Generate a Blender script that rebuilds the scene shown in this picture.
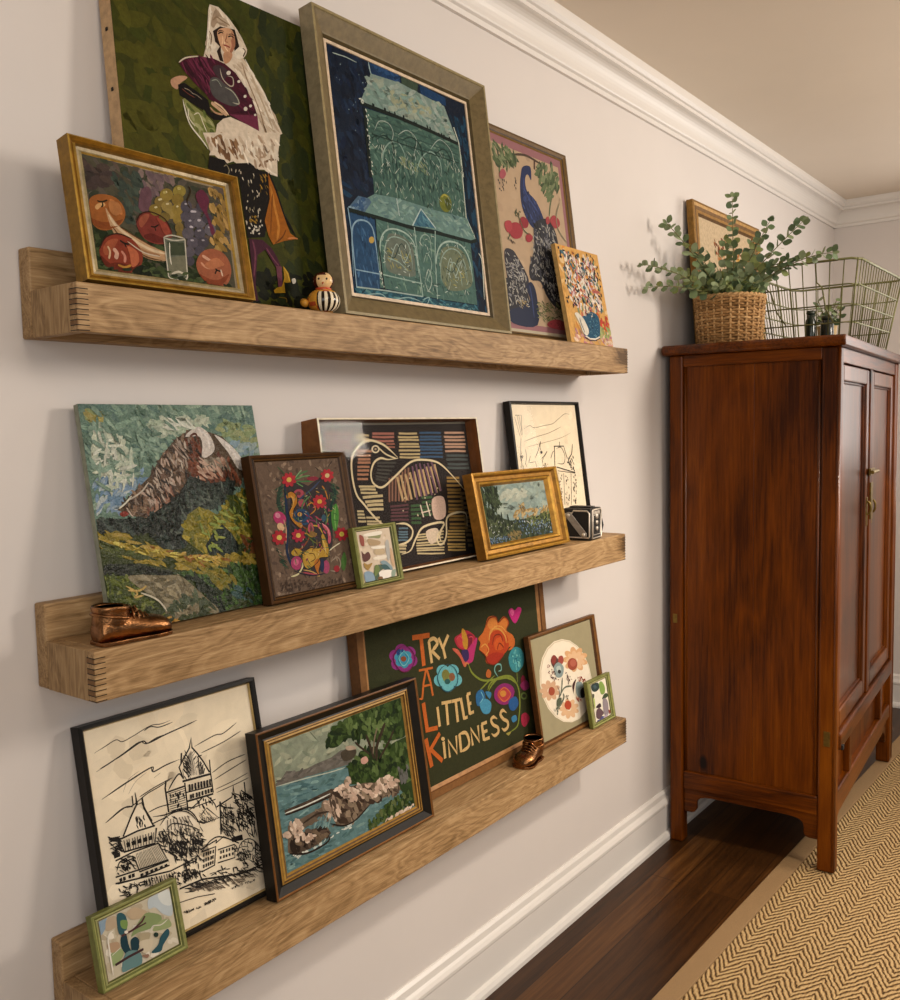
import bpy, bmesh, math, random
from mathutils import Vector, Matrix
from mathutils.geometry import tessellate_polygon

for o in list(bpy.data.objects):
    bpy.data.objects.remove(o)
S = bpy.context.scene
COL = S.collection
rnd = random.Random(11)
PI = math.pi

# ------------------------------------------------------------------ camera, light, exposure
cam_d = bpy.data.cameras.new('camera')
cam_d.sensor_fit = 'HORIZONTAL'; cam_d.sensor_width = 36.0; cam_d.lens = 36.8; cam_d.clip_start = .02
cam = bpy.data.objects.new('camera', cam_d); COL.objects.link(cam); S.camera = cam
yaw, pitch, roll = 0.65680, -0.07793, -0.01978
fwd = Vector((-math.sin(yaw)*math.cos(pitch), math.cos(yaw)*math.cos(pitch), math.sin(pitch)))
rgt = Vector((math.cos(yaw), math.sin(yaw), 0)); upv = rgt.cross(fwd)
r2 = rgt*math.cos(roll)+upv*math.sin(roll); u2 = -rgt*math.sin(roll)+upv*math.cos(roll)
cam.matrix_world = Matrix(((r2.x,u2.x,-fwd.x,1.3182),(r2.y,u2.y,-fwd.y,0),(r2.z,u2.z,-fwd.z,1.42),(0,0,0,1)))

w = bpy.data.worlds.new('world'); S.world = w; w.use_nodes = True
bg = w.node_tree.nodes['Background']; bg.inputs[0].default_value = (1.0, .95, .90, 1); bg.inputs[1].default_value = .19

def lamp(name, kind, loc, target, energy, color, size=.3, sy=None, spot=None, blend=.5):
    d = bpy.data.lights.new(name, kind); d.energy = energy; d.color = color
    if kind == 'AREA':
        d.size = size
        if sy: d.shape = 'RECTANGLE'; d.size_y = sy
    elif kind == 'SPOT':
        d.shadow_soft_size = size; d.spot_size = math.radians(spot); d.spot_blend = blend
    else: d.shadow_soft_size = size
    o = bpy.data.objects.new(name, d); COL.objects.link(o); o.location = loc
    v = Vector(target)-Vector(loc); o.rotation_euler = v.to_track_quat('-Z', 'Y').to_euler()
    return o
# daylight from the window in the far part of the room, ceiling downlights, added fills from the camera side and onto the back wall
lamp('ceiling_lamp', 'AREA', (2.25, 3.45, 2.15), (.15, 1.65, 1.15), 39, (1.0, .89, .77), .55)
lamp('ceiling_lamp', 'AREA', (2.1, .7, 2.30), (.1, 1.5, .7), 11, (1.0, .89, .77), .7)
lamp('ceiling_downlight', 'SPOT', (1.75, 2.2, 2.46), (.30, 2.2, .05), 150, (1.0, .89, .76), .13, spot=72, blend=.75)
lamp('window_daylight', 'AREA', (1.30, 4.74, 1.75), (.9, 2.0, 1.3), 14, (1.0, .96, .92), 1.0, 1.2)
lamp('camera_side_fill', 'AREA', (2.3, -.75, 1.55), (.3, 2.2, .9), 21, (1.0, .95, .90), 1.6, 1.4)  # added soft fill from behind the camera, no modelled source
lamp('back_wall_fill', 'AREA', (3.3, 2.6, 1.9), (1.0, 4.9, 1.9), 9, (1.0, .93, .86), 1.0, 1.2)  # unseen fill added to brighten the back wall

S.view_settings.view_transform = 'Standard'
S.view_settings.look = 'None'
S.view_settings.exposure = 0.12
S.view_settings.gamma = 1.0
S.view_settings.use_curve_mapping = False

# ------------------------------------------------------------------ helpers
def lin(h):
    if not isinstance(h, str): return tuple(h)[:3]
    h = h.lstrip('#'); out = []
    for i in (0, 2, 4):
        c = int(h[i:i+2], 16)/255.0
        out.append(c/12.92 if c <= .04045 else ((c+.055)/1.055)**2.4)
    return tuple(out)

class MB:
    """collects vertices and coloured faces of ONE mesh"""
    def __init__(s): s.v = []; s.f = []; s.c = []
    def add(s, vs, fs, col=(1, 1, 1)):
        n = len(s.v); s.v += [tuple(p) for p in vs]
        for f in fs: s.f.append(tuple(i+n for i in f)); s.c.append(col)
    def box(s, x0, x1, y0, y1, z0, z1, col=(1, 1, 1)):
        s.add([(x0,y0,z0),(x1,y0,z0),(x1,y1,z0),(x0,y1,z0),(x0,y0,z1),(x1,y0,z1),(x1,y1,z1),(x0,y1,z1)],
              [(0,3,2,1),(4,5,6,7),(0,1,5,4),(1,2,6,5),(2,3,7,6),(3,0,4,7)], col)
    def prism(s, pts, axis, a, b, col=(1, 1, 1)):
        """2D outline extruded along axis (0,1,2) from a to b"""
        n = len(pts)
        def P(p, t):
            if axis == 0: return (t, p[0], p[1])
            if axis == 1: return (p[0], t, p[1])
            return (p[0], p[1], t)
        vs = [P(p, a) for p in pts]+[P(p, b) for p in pts]
        fs = [(i, (i+1) % n, n+(i+1) % n, n+i) for i in range(n)]
        tri = tessellate_polygon([[Vector((p[0], p[1], 0)) for p in pts]])
        fs += [tuple(t) for t in tri]+[tuple(i+n for i in t[::-1]) for t in tri]
        s.add(vs, fs, col)
    def tube(s, pts, r, seg=8, col=(1, 1, 1), closed=False, r2=None, flat=1.0):
        pts = [Vector(p) for p in pts]; n = len(pts); vs = []
        nrm = None
        for i, p in enumerate(pts):
            if closed: t = pts[(i+1) % n]-pts[i-1]
            else: t = pts[min(i+1, n-1)]-pts[max(i-1, 0)]
            t.normalize()
            if nrm is None:
                nrm = t.orthogonal().normalized() if abs(t.z) > .9 else t.cross(Vector((0,0,1))).normalized()
            nrm = (nrm-t*nrm.dot(t)).normalized(); bn = t.cross(nrm)
            rr = r[i] if isinstance(r, (list, tuple)) else (r if r2 is None else r+(r2-r)*i/max(1, n-1))
            for k in range(seg):
                a = 2*PI*k/seg; vs.append(p+nrm*math.cos(a)*rr+bn*math.sin(a)*rr*flat)
        fs = []
        for i in range(n if closed else n-1):
            j = (i+1) % n
            for k in range(seg):
                l = (k+1) % seg; fs.append((i*seg+k, i*seg+l, j*seg+l, j*seg+k))
        if not closed: fs += [tuple(range(seg))[::-1], tuple((n-1)*seg+k for k in range(seg))]
        s.add(vs, fs, col)
    def lathe(s, prof, seg=24, cx=0, cy=0, col=(1, 1, 1), sx=1, sy=1, colf=None):
        n = len(prof); vs = []
        for r, z in prof:
            for k in range(seg):
                a = 2*PI*k/seg; vs.append((cx+r*math.cos(a)*sx, cy+r*math.sin(a)*sy, z))
        base = len(s.v); s.v += vs
        for i in range(n-1):
            for k in range(seg):
                l = (k+1) % seg
                s.f.append((base+i*seg+k, base+i*seg+l, base+(i+1)*seg+l, base+(i+1)*seg+k))
                s.c.append(colf((i+.5)/(n-1), (k+.5)/seg) if colf else col)
        s.f.append(tuple(base+k for k in range(seg))[::-1]); s.c.append(colf(0, 0) if colf else col)
        s.f.append(tuple(base+(n-1)*seg+k for k in range(seg))); s.c.append(colf(1, 0) if colf else col)
    def build(s, name, mat, parent=None, smooth=False, bevel=0, seg=2, angle=40, subsurf=0):
        me = bpy.data.meshes.new(name); me.from_pydata(s.v, [], s.f); me.update()
        ca = me.color_attributes.new('Col', 'FLOAT_COLOR', 'CORNER'); buf = []
        for f, c in zip(s.f, s.c):
            buf += [c[0], c[1], c[2], 1.0]*len(f)
        if len(buf) == 4*len(me.loops): ca.data.foreach_set('color', buf)
        me.materials.append(mat)
        if bevel or smooth:
            b = bmesh.new(); b.from_mesh(me); bmesh.ops.remove_doubles(b, verts=b.verts, dist=1e-6)
            bmesh.ops.recalc_face_normals(b, faces=b.faces); b.to_mesh(me); b.free()
        o = bpy.data.objects.new(name, me); COL.objects.link(o)
        if parent: o.parent = parent
        if smooth:
            for p in me.polygons: p.use_smooth = True
        if bevel:
            m = o.modifiers.new('bevel', 'BEVEL'); m.width = bevel; m.segments = seg; m.limit_method = 'ANGLE'; m.angle_limit = math.radians(angle)
        if subsurf:
            m = o.modifiers.new('subsurf', 'SUBSURF'); m.levels = subsurf; m.render_levels = subsurf
        return o

def tag(o, label, cat, group=None):
    o['label'] = label; o['category'] = cat
    if group: o['group'] = group
    return o
def struct(o): o['kind'] = 'structure'; return o
def thing(name, label, cat, loc=(0, 0, 0), rz=0, group=None, mat=None):
    o = bpy.data.objects.new(name, None); COL.objects.link(o); o.empty_display_size = .05
    if mat is not None: o.matrix_world = mat
    else: o.location = loc; o.rotation_euler = (0, 0, rz)
    return tag(o, label, cat, group)

# ------------------------------------------------------------------ materials
def newmat(name):
    m = bpy.data.materials.new(name); m.use_nodes = True
    nt = m.node_tree; return m, nt, nt.nodes['Principled BSDF']
def N(nt, t, **kw):
    n = nt.nodes.new(t)
    for k, v in kw.items(): setattr(n, k, v)
    return n
def coords(nt, scale=(1, 1, 1), rot=(0, 0, 0), out='Object'):
    tc = N(nt, 'ShaderNodeTexCoord'); mp = N(nt, 'ShaderNodeMapping')
    mp.inputs['Scale'].default_value = scale; mp.inputs['Rotation'].default_value = rot
    nt.links.new(tc.outputs[out], mp.inputs[0]); return mp.outputs[0]
def noise(nt, vec, scale, detail=4, rough=.6, dist=0):
    n = N(nt, 'ShaderNodeTexNoise'); n.inputs['Scale'].default_value = scale; n.inputs['Detail'].default_value = detail
    n.inputs['Roughness'].default_value = rough; n.inputs['Distortion'].default_value = dist
    if vec is not None: nt.links.new(vec, n.inputs['Vector'])
    return n.outputs['Fac']
def ramp(nt, fac, stops):
    r = N(nt, 'ShaderNodeValToRGB'); e = r.color_ramp.elements
    while len(e) < len(stops): e.new(.5)
    for el, (p, c) in zip(e, stops): el.position = p; el.color = (*lin(c), 1)
    nt.links.new(fac, r.inputs[0]); return r.outputs[0]
def bump(nt, bs, height, strength=.2, dist=.002):
    b = N(nt, 'ShaderNodeBump'); b.inputs['Strength'].default_value = strength; b.inputs['Distance'].default_value = dist
    nt.links.new(height, b.inputs['Height']); nt.links.new(b.outputs[0], bs.inputs['Normal'])
def mul(nt, a, b, fac=1.0, mode='MULTIPLY'):
    m = N(nt, 'ShaderNodeMix', data_type='RGBA', blend_type=mode); m.inputs[0].default_value = fac
    nt.links.new(a, m.inputs[6]); nt.links.new(b, m.inputs[7]); return m.outputs[2]
def math_n(nt, op, a, b=None, c=None):
    m = N(nt, 'ShaderNodeMath', operation=op)
    for i, x in enumerate((a, b, c)):
        if x is None: continue
        if isinstance(x, (int, float)): m.inputs[i].default_value = x
        else: nt.links.new(x, m.inputs[i])
    return m.outputs[0]

def m_plain(name, col, rough=.5, metal=0, var=.06, vscale=30, bmp=0, coat=0, spec=.5):
    m, nt, bs = newmat(name)
    v = coords(nt); n = noise(nt, v, vscale)
    c = lin(col); a = tuple(x*(1-var) for x in c); b = tuple(min(1, x*(1+var)) for x in c)
    nt.links.new(ramp(nt, n, [(.3, a), (.7, b)]), bs.inputs['Base Color'])
    bs.inputs['Roughness'].default_value = rough; bs.inputs['Metallic'].default_value = metal
    bs.inputs['Coat Weight'].default_value = coat; bs.inputs['Specular IOR Level'].default_value = spec
    if bmp: bump(nt, bs, noise(nt, v, vscale*4), bmp, .002)
    return m
def m_vcol(name, rough=.5, metal=0, var=.15, vscale=(60, 60, 60), bmp=.1, bscale=120, bdist=.001, coat=0, spec=.18, dark='#777777', gain=1.0):
    """colour comes from the coloured faces of the mesh, varied by noise"""
    m, nt, bs = newmat(name)
    at = N(nt, 'ShaderNodeVertexColor', layer_name='Col'); v = coords(nt, vscale)
    n = noise(nt, v, 1.0, 5, .65)
    g = ramp(nt, n, [(.30, (1-var*2,)*3), (.62, (1, 1, 1))])
    c = mul(nt, at.outputs[0], g)
    if gain != 1.0:
        gg = N(nt, 'ShaderNodeRGB'); gg.outputs[0].default_value = (gain, gain, gain, 1); c = mul(nt, c, gg.outputs[0])
    nt.links.new(c, bs.inputs['Base Color'])
    bs.inputs['Roughness'].default_value = rough; bs.inputs['Metallic'].default_value = metal
    bs.inputs['Coat Weight'].default_value = coat; bs.inputs['Coat Roughness'].default_value = .08; bs.inputs['Specular IOR Level'].default_value = spec
    if bmp: bump(nt, bs, noise(nt, coords(nt), bscale, 3), bmp, bdist)
    return m
def m_wood(name, stops, axis=1, scale=1.0, rough=.45, coat=0, bmp=.15, stretch=.12, spec=.5, ring=9.0, wr=.2, wf=.5, wb=.3, knots=0, dist=.8):
    """grain: rings of a stretched noise field, fine streaks along the axis, broad blotches, optional dark knots"""
    m, nt, bs = newmat(name)
    sc = [scale]*3; sc[axis] = scale*stretch; v = coords(nt, tuple(sc))
    n0 = noise(nt, v, 2.2, 3, .55, dist)
    band = math_n(nt, 'FRACT', math_n(nt, 'MULTIPLY', n0, ring))
    tri = math_n(nt, 'ABSOLUTE', math_n(nt, 'SUBTRACT', math_n(nt, 'MULTIPLY', band, 2.0), 1.0))
    sf = [scale*55]*3; sf[axis] = scale*2.4
    fine = noise(nt, coords(nt, tuple(sf)), 1.0, 6, .72, .3)
    big = noise(nt, coords(nt, tuple(x*.9 for x in sc)), 1.6, 3)
    f = math_n(nt, 'ADD', math_n(nt, 'MULTIPLY', tri, wr), math_n(nt, 'ADD', math_n(nt, 'MULTIPLY', fine, wf), math_n(nt, 'MULTIPLY', big, wb)))
    if knots:
        vo = N(nt, 'ShaderNodeTexVoronoi'); vo.inputs['Scale'].default_value = knots
        vs = [1, 1, 1]; vs[axis] = .55; nt.links.new(coords(nt, tuple(vs)), vo.inputs['Vector'])
        k = N(nt, 'ShaderNodeMapRange'); k.inputs[1].default_value = .02; k.inputs[2].default_value = .10; k.inputs[3].default_value = .30; k.inputs[4].default_value = 0
        nt.links.new(vo.outputs['Distance'], k.inputs[0]); f = math_n(nt, 'SUBTRACT', f, k.outputs[0])
    nt.links.new(ramp(nt, f, stops), bs.inputs['Base Color'])
    bs.inputs['Roughness'].default_value = rough; bs.inputs['Coat Weight'].default_value = coat; bs.inputs['Coat Roughness'].default_value = .12
    bs.inputs['Specular IOR Level'].default_value = spec
    bump(nt, bs, f, bmp, .002)
    return m

WALL = m_plain('wall_paint', '#d2cbc6', .6, var=.015, vscale=3, bmp=.03)
CEIL = m_plain('ceiling_paint', '#e2d6c6', .8, var=.02, vscale=2)
TRIM = m_plain('trim_paint', '#dbd6d0', .35, var=.01, vscale=4)
OAK = m_wood('oak_shelf', [(.28, '#594228'), (.42, '#8a6c48'), (.54, '#a6865e'), (.70, '#c2a47a')], 1, 5.0, .55, bmp=.35, stretch=.30, ring=9, wr=.12, wf=.58, wb=.28, dist=1.3, spec=.25, knots=2.6)
OAKX = m_wood('oak_end_grain', [(.28, '#594228'), (.42, '#846745'), (.54, '#9e8059'), (.70, '#b49670')], 2, 6.0, .6, bmp=.25, stretch=.4, wr=.12, wf=.58, spec=.25)
CW = [(.30, '#120500'), (.42, '#381600'), (.55, '#622e00'), (.74, '#864805')]
CAB = m_wood('cabinet_wood', CW, 2, 2.2, .38, coat=.06, bmp=.06, stretch=.24, ring=4, wr=.08, wf=.40, wb=.54, knots=5.5, spec=.15)
CABH = m_wood('cabinet_wood_rail', CW, 0, 2.4, .38, coat=.06, bmp=.06, stretch=.16, ring=5, wr=.10, wf=.50, wb=.40, spec=.15)
CABY = m_wood('cabinet_wood_front_rail', CW, 1, 2.4, .34, coat=.10, bmp=.06, stretch=.16, ring=5, wr=.10, wf=.50, wb=.40, spec=.2)
CABF = m_wood('cabinet_wood_door', CW, 2, 2.2, .32, coat=.28, bmp=.04, stretch=.24, ring=4, wr=.08, wf=.40, wb=.54, spec=.3)
FRAME = m_vcol('frame_finish', .42, 0, .16, (70, 70, 70), .12, 160)
GILT = m_vcol('gilt_finish', .38, .35, .22, (60, 60, 60), .3, 140)
PAINT = m_vcol('oil_paint', .6, 0, .14, (90, 90, 90), .35, 240, .002, spec=.08)
THICK = m_vcol('thick_oil_paint', .34, 0, .12, (70, 70, 70), 1.0, 85, .010, spec=.35)
PRINT = m_vcol('printed_paper', .6, 0, .04, (40, 40, 40), .02, 200)
EMBR = m_vcol('stitched_cloth', .8, 0, .14, (240, 240, 240), .5, 400, .001)
BRASS = m_plain('aged_brass', '#7a6430', .4, .9, .3, 80)
BRONZE = m_plain('bronze', '#8f6440', .25, 1.0, .55, 45, .55)
DARK = m_plain('dark_parts_and_shade', '#0b0806', .8)
def m_glass():
    m, nt, bs = newmat('picture_glass'); nt.nodes.remove(bs)
    t = N(nt, 'ShaderNodeBsdfTransparent'); g = N(nt, 'ShaderNodeBsdfGlossy'); g.inputs['Roughness'].default_value = .04
    fr = N(nt, 'ShaderNodeFresnel'); fr.inputs[0].default_value = 1.16; mx = N(nt, 'ShaderNodeMixShader')
    nt.links.new(fr.outputs[0], mx.inputs[0]); nt.links.new(t.outputs[0], mx.inputs[1]); nt.links.new(g.outputs[0], mx.inputs[2])
    nt.links.new(mx.outputs[0], nt.nodes['Material Output'].inputs[0]); return m
GLASS = m_glass()

def m_floor():
    m, nt, bs = newmat('dark_oak_floor')
    v = coords(nt, (1, 1, 1), (0, 0, PI/2))
    br = N(nt, 'ShaderNodeTexBrick'); nt.links.new(v, br.inputs['Vector'])
    br.inputs['Scale'].default_value = 1; br.inputs['Brick Width'].default_value = 1.3; br.inputs['Row Height'].default_value = .092
    br.inputs['Mortar Size'].default_value = .0016; br.inputs['Color1'].default_value = (.25, .25, .25, 1); br.inputs['Color2'].default_value = (.8, .8, .8, 1)
    br.inputs['Mortar'].default_value = (0, 0, 0, 1); br.offset = .37
    g = noise(nt, coords(nt, (40, 1.6, 1)), 1.5, 6, .7, .4)
    f = math_n(nt, 'ADD', math_n(nt, 'MULTIPLY', g, .62), math_n(nt, 'MULTIPLY', br.outputs[0], .38))
    c = ramp(nt, f, [(.14, '#110902'), (.36, '#2b1808'), (.56, '#482b11'), (.78, '#6e4924')])
    nt.links.new(c, bs.inputs['Base Color']); bs.inputs['Roughness'].default_value = .36; bs.inputs['Coat Weight'].default_value = .04; bs.inputs['Specular IOR Level'].default_value = .25
    bump(nt, bs, f, .12, .002); return m
def m_rug():
    m, nt, bs = newmat('jute_herringbone')
    tc = N(nt, 'ShaderNodeTexCoord'); sx = N(nt, 'ShaderNodeSeparateXYZ'); nt.links.new(tc.outputs['Object'], sx.inputs[0])
    wob = noise(nt, tc.outputs['Object'], 30, 3)
    x = math_n(nt, 'DIVIDE', sx.outputs[0], .088)
    tri = math_n(nt, 'ABSOLUTE', math_n(nt, 'SUBTRACT', math_n(nt, 'MULTIPLY', math_n(nt, 'FRACT', x), 2.0), 1.0))
    ph = math_n(nt, 'ADD', math_n(nt, 'MULTIPLY', sx.outputs[1], 1/.026), math_n(nt, 'ADD', math_n(nt, 'MULTIPLY', tri, 2.9), math_n(nt, 'MULTIPLY', wob, 1.3)))
    fr = math_n(nt, 'FRACT', ph)
    h = math_n(nt, 'SINE', math_n(nt, 'MULTIPLY', fr, PI))
    fib = noise(nt, coords(nt, (300, 300, 300)), 1.0, 3)
    tw = math_n(nt, 'ABSOLUTE', math_n(nt, 'SINE', math_n(nt, 'MULTIPLY', sx.outputs[0], 420)))
    f = math_n(nt, 'MULTIPLY_ADD', fib, .35, math_n(nt, 'MULTIPLY_ADD', tw, .12, math_n(nt, 'MULTIPLY', h, .75)))
    c = ramp(nt, f, [(.22, '#22160b'), (.44, '#604626'), (.66, '#96764b'), (.98, '#bd9f70')])
    nt.links.new(c, bs.inputs['Base Color']); bs.inputs['Roughness'].default_value = .85; bs.inputs['Specular IOR Level'].default_value = .2
    bump(nt, bs, f, .9, .006); return m

# ------------------------------------------------------------------ room
ZC, YB, XR = 2.489, 4.884, 4.2
def slab(name, x0, x1, y0, y1, z0, z1, mat):
    b = MB(); b.box(x0, x1, y0, y1, z0, z1); return struct(b.build(name, mat))
slab('wall_left', -.12, 0, -1.0, YB, 0, ZC, WALL)
slab('wall_back', -.12, XR, YB, YB+.12, 0, ZC, WALL)
slab('floor', -.12, XR, -1.0, YB+.12, -.08, 0, m_floor())
slab('ceiling', -.12, XR, -1.0, YB+.12, ZC, ZC+.08, CEIL)
def profile_run(name, prof, y0, y1, along_x=False):
    b = MB()
    if not along_x: b.prism(prof, 1, y0, y1)
    else: b.prism([(YB-p[0], p[1]) for p in prof], 0, y0, y1)
    return struct(b.build(name, TRIM))
base = [(0, 0), (.032, 0), (.032, .012), (.026, .022), (.018, .026), (.018, .112), (.022, .118), (.022, .126), (.017, .134), (.012, .140), (.010, .155), (.004, .162), (0, .162)]
profile_run('baseboard_left', base, -1.0, YB)
profile_run('baseboard_back', base, 0, XR, True)
crown = [(0, 2.372), (.010, 2.372), (.012, 2.384), (.018, 2.388)]
for k in range(9):
    a = PI/2*k/8; crown.append((.020+.034*(1-math.cos(a)), 2.392+.052*math.sin(a)))
crown += [(.060, 2.446), (.060, 2.456), (.066, 2.459), (.073, 2.468), (.075, 2.479), (.075, ZC), (0, ZC)]
profile_run('trim_1', crown, -1.0, YB)
profile_run('trim_2', crown, 0, XR, True)

# ------------------------------------------------------------------ rug
RG = thing('rug', 'woven jute herringbone rug with a plain tape border on the dark floor', 'rug', (.3725, 1.99, 0), -.028)
b = MB(); b.box(.056, 3.2, -2.5, 2.8, .001, .010); b.build('woven_field', m_rug(), RG, bevel=.003)
TAPE = m_plain('tape_border', '#8a6d48', .85, 0, .12, 400, .3)
b = MB(); b.box(0, .0555, -2.5, 2.8, .001, .0115); b.build('border_tape', TAPE, RG, bevel=.003)['label'] = 'plain brown cloth tape border'

# ------------------------------------------------------------------ shelves
def shelf(z, d, yL, yR, h, bh, label):
    t = thing('picture_ledge', label, 'shelf', (0, yL, z-h), 0, 'wooden picture ledges on the wall')
    L = yR-yL; th = .018
    b = MB(); b.box(.0005, .030, 0, L, 0, bh); b.build('back_board', OAK, t, bevel=.003)
    b = MB(); b.box(.0302, d-th-.0002, th+.0002, L-th-.0002, h-.02, h); b.build('ledge_board', OAK, t, bevel=.001)
    b = MB(); b.box(d-th, d, .0, L, 0, h); b.build('front_board', OAK, t, bevel=.002)
    for y in (0, L-th):
        b = MB(); b.box(.0302, d-th-.0002, y, y+th, 0, h); b.build('end_panel', OAKX, t, bevel=.0015)
    # finger joint showing on both faces of the corner
    for y, sgn in ((0, -1), (L, 1)):
        b = MB(); n = 9; D = lin('#2a1a0c'); E = lin('#7a5836')
        for k in range(n):
            z0 = .002+(h-.004)*k/n; z1 = .002+(h-.004)*(k+1)/n
            ya, yb = (-.0007, .004) if sgn < 0 else (L-.004, L+.0007)
            if k % 2: b.box(d-th, d-.001, ya, yb, z0+.001, z1-.001, E)
            y2 = .017 if sgn < 0 else L-.017
            b.box(d-.002, d+.0005, min(ya, y2), max(yb, y2) if sgn < 0 else yb, z0-.0005, z0+.0007, D)
            b.box(d-th, d-.001, ya if sgn < 0 else yb-.0015, ya+.0015 if sgn < 0 else yb, z0-.0004, z0+.0006, D)
        b.build('finger_joint', FRAME, t)
    return t
shelf(1.6285, .150, .696, 2.330, .0675, .130, 'top wooden picture ledge carrying the woman with a fan and the blue painting')
shelf(1.1195, .156, .691, 2.299, .0730, .127, 'middle wooden picture ledge carrying the mountain canvas and an old camera')
shelf(.5980, .155, .688, 2.301, .0705, .129, 'lowest wooden picture ledge carrying the kindness sign and seascape')

# ------------------------------------------------------------------ pictures
PIC = {
    'woman': [0.8461, 0.0703, 0.0782, 0.4766, 0.5353, 0.0082, 0.0055, 1.6319, 0, 0, 0, 0.03],
    'fruit': [0.7186, 0.1422, 0.1689, 0.298, 0.2058, -0.0006, -0.0012, 1.6343, 0.025, 0.02, 0.01, 0.028],
    'blue': [1.24, 0.1303, 0.1161, 0.5469, 0.5725, 0.0002, -0.0007, 1.6337, 0.047, 0.042, 0.026, 0.034],
    'peacock': [1.8276, 0.0904, 0.1224, 0.3859, 0.516, 0.0006, 0.0007, 1.632, 0.024, 0.018, 0.006, 0.022],
    'vase': [2.0508, 0.1349, 0.1839, 0.223, 0.2551, 0.0005, -0.0001, 1.6315, 0, 0, 0, 0.012],
    'mountain': [0.7623, 0.0905, 0.1864, 0.3359, 0.351, 0.005, -0.0003, 1.1226, 0, 0, 0, 0.012],
    'amate': [1.0448, 0.1232, 0.1812, 0.2369, 0.2596, 0.0008, -0.0, 1.1243, 0.017, 0.012, 0.006, 0.022],
    'mola': [1.2422, 0.0882, 0.141, 0.5213, 0.3208, 0.0001, -0.0, 1.1267, 0.009, 0.006, 0.03, 0.05],
    'greenA': [1.2556, 0.1361, 0.1813, 0.1233, 0.1149, 0.0003, -0.0, 1.1226, 0.0145, 0.009, 0.005, 0.013],
    'gold': [1.6589, 0.1395, 0.2029, 0.3665, 0.1964, 0.001, -0.0, 1.1256, 0.044, 0.031, 0.018, 0.026],
    'sketch': [1.9272, 0.0703, 0.1223, 0.3483, 0.365, -0.0011, 0.0007, 1.1231, 0.01, 0.008, 0.008, 0.02],
    'chateau': [0.7365, 0.0902, 0.1779, 0.3447, 0.3786, 0.0072, -0.0, 0.6025, 0.0125, 0.01, 0.008, 0.022],
    'greenB': [0.7031, 0.1167, 0.2279, 0.1484, 0.111, -0.0, -0.0008, 0.6021, 0.0125, 0.0115, 0.004, 0.015],
    'coast': [1.0288, 0.1285, 0.1444, 0.438, 0.2951, 0.0015, -0.0, 0.603, 0.041, 0.033, 0.014, 0.028],
    'kind': [1.3422, 0.0706, 0.0874, 0.7162, 0.44, 0.0, 0.0, 0.6013, 0.03, 0.026, 0.006, 0.028],
    'oval': [1.9425, 0.1041, 0.1458, 0.3441, 0.2883, 0.0039, -0.0006, 0.6008, 0.017, 0.012, 0.008, 0.015],
    'greenC': [2.1566, 0.1303, 0.1588, 0.1308, 0.1271, 0.0005, -0.0, 0.6004, 0.0235, 0.0125, 0.003, 0.011],
    'cabpic': [3.055, 0.066, 0.0698, 0.665, 0.508, 0.0, 0.0, 1.677, 0.07, 0.045, 0.012, 0.022],
}
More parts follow.
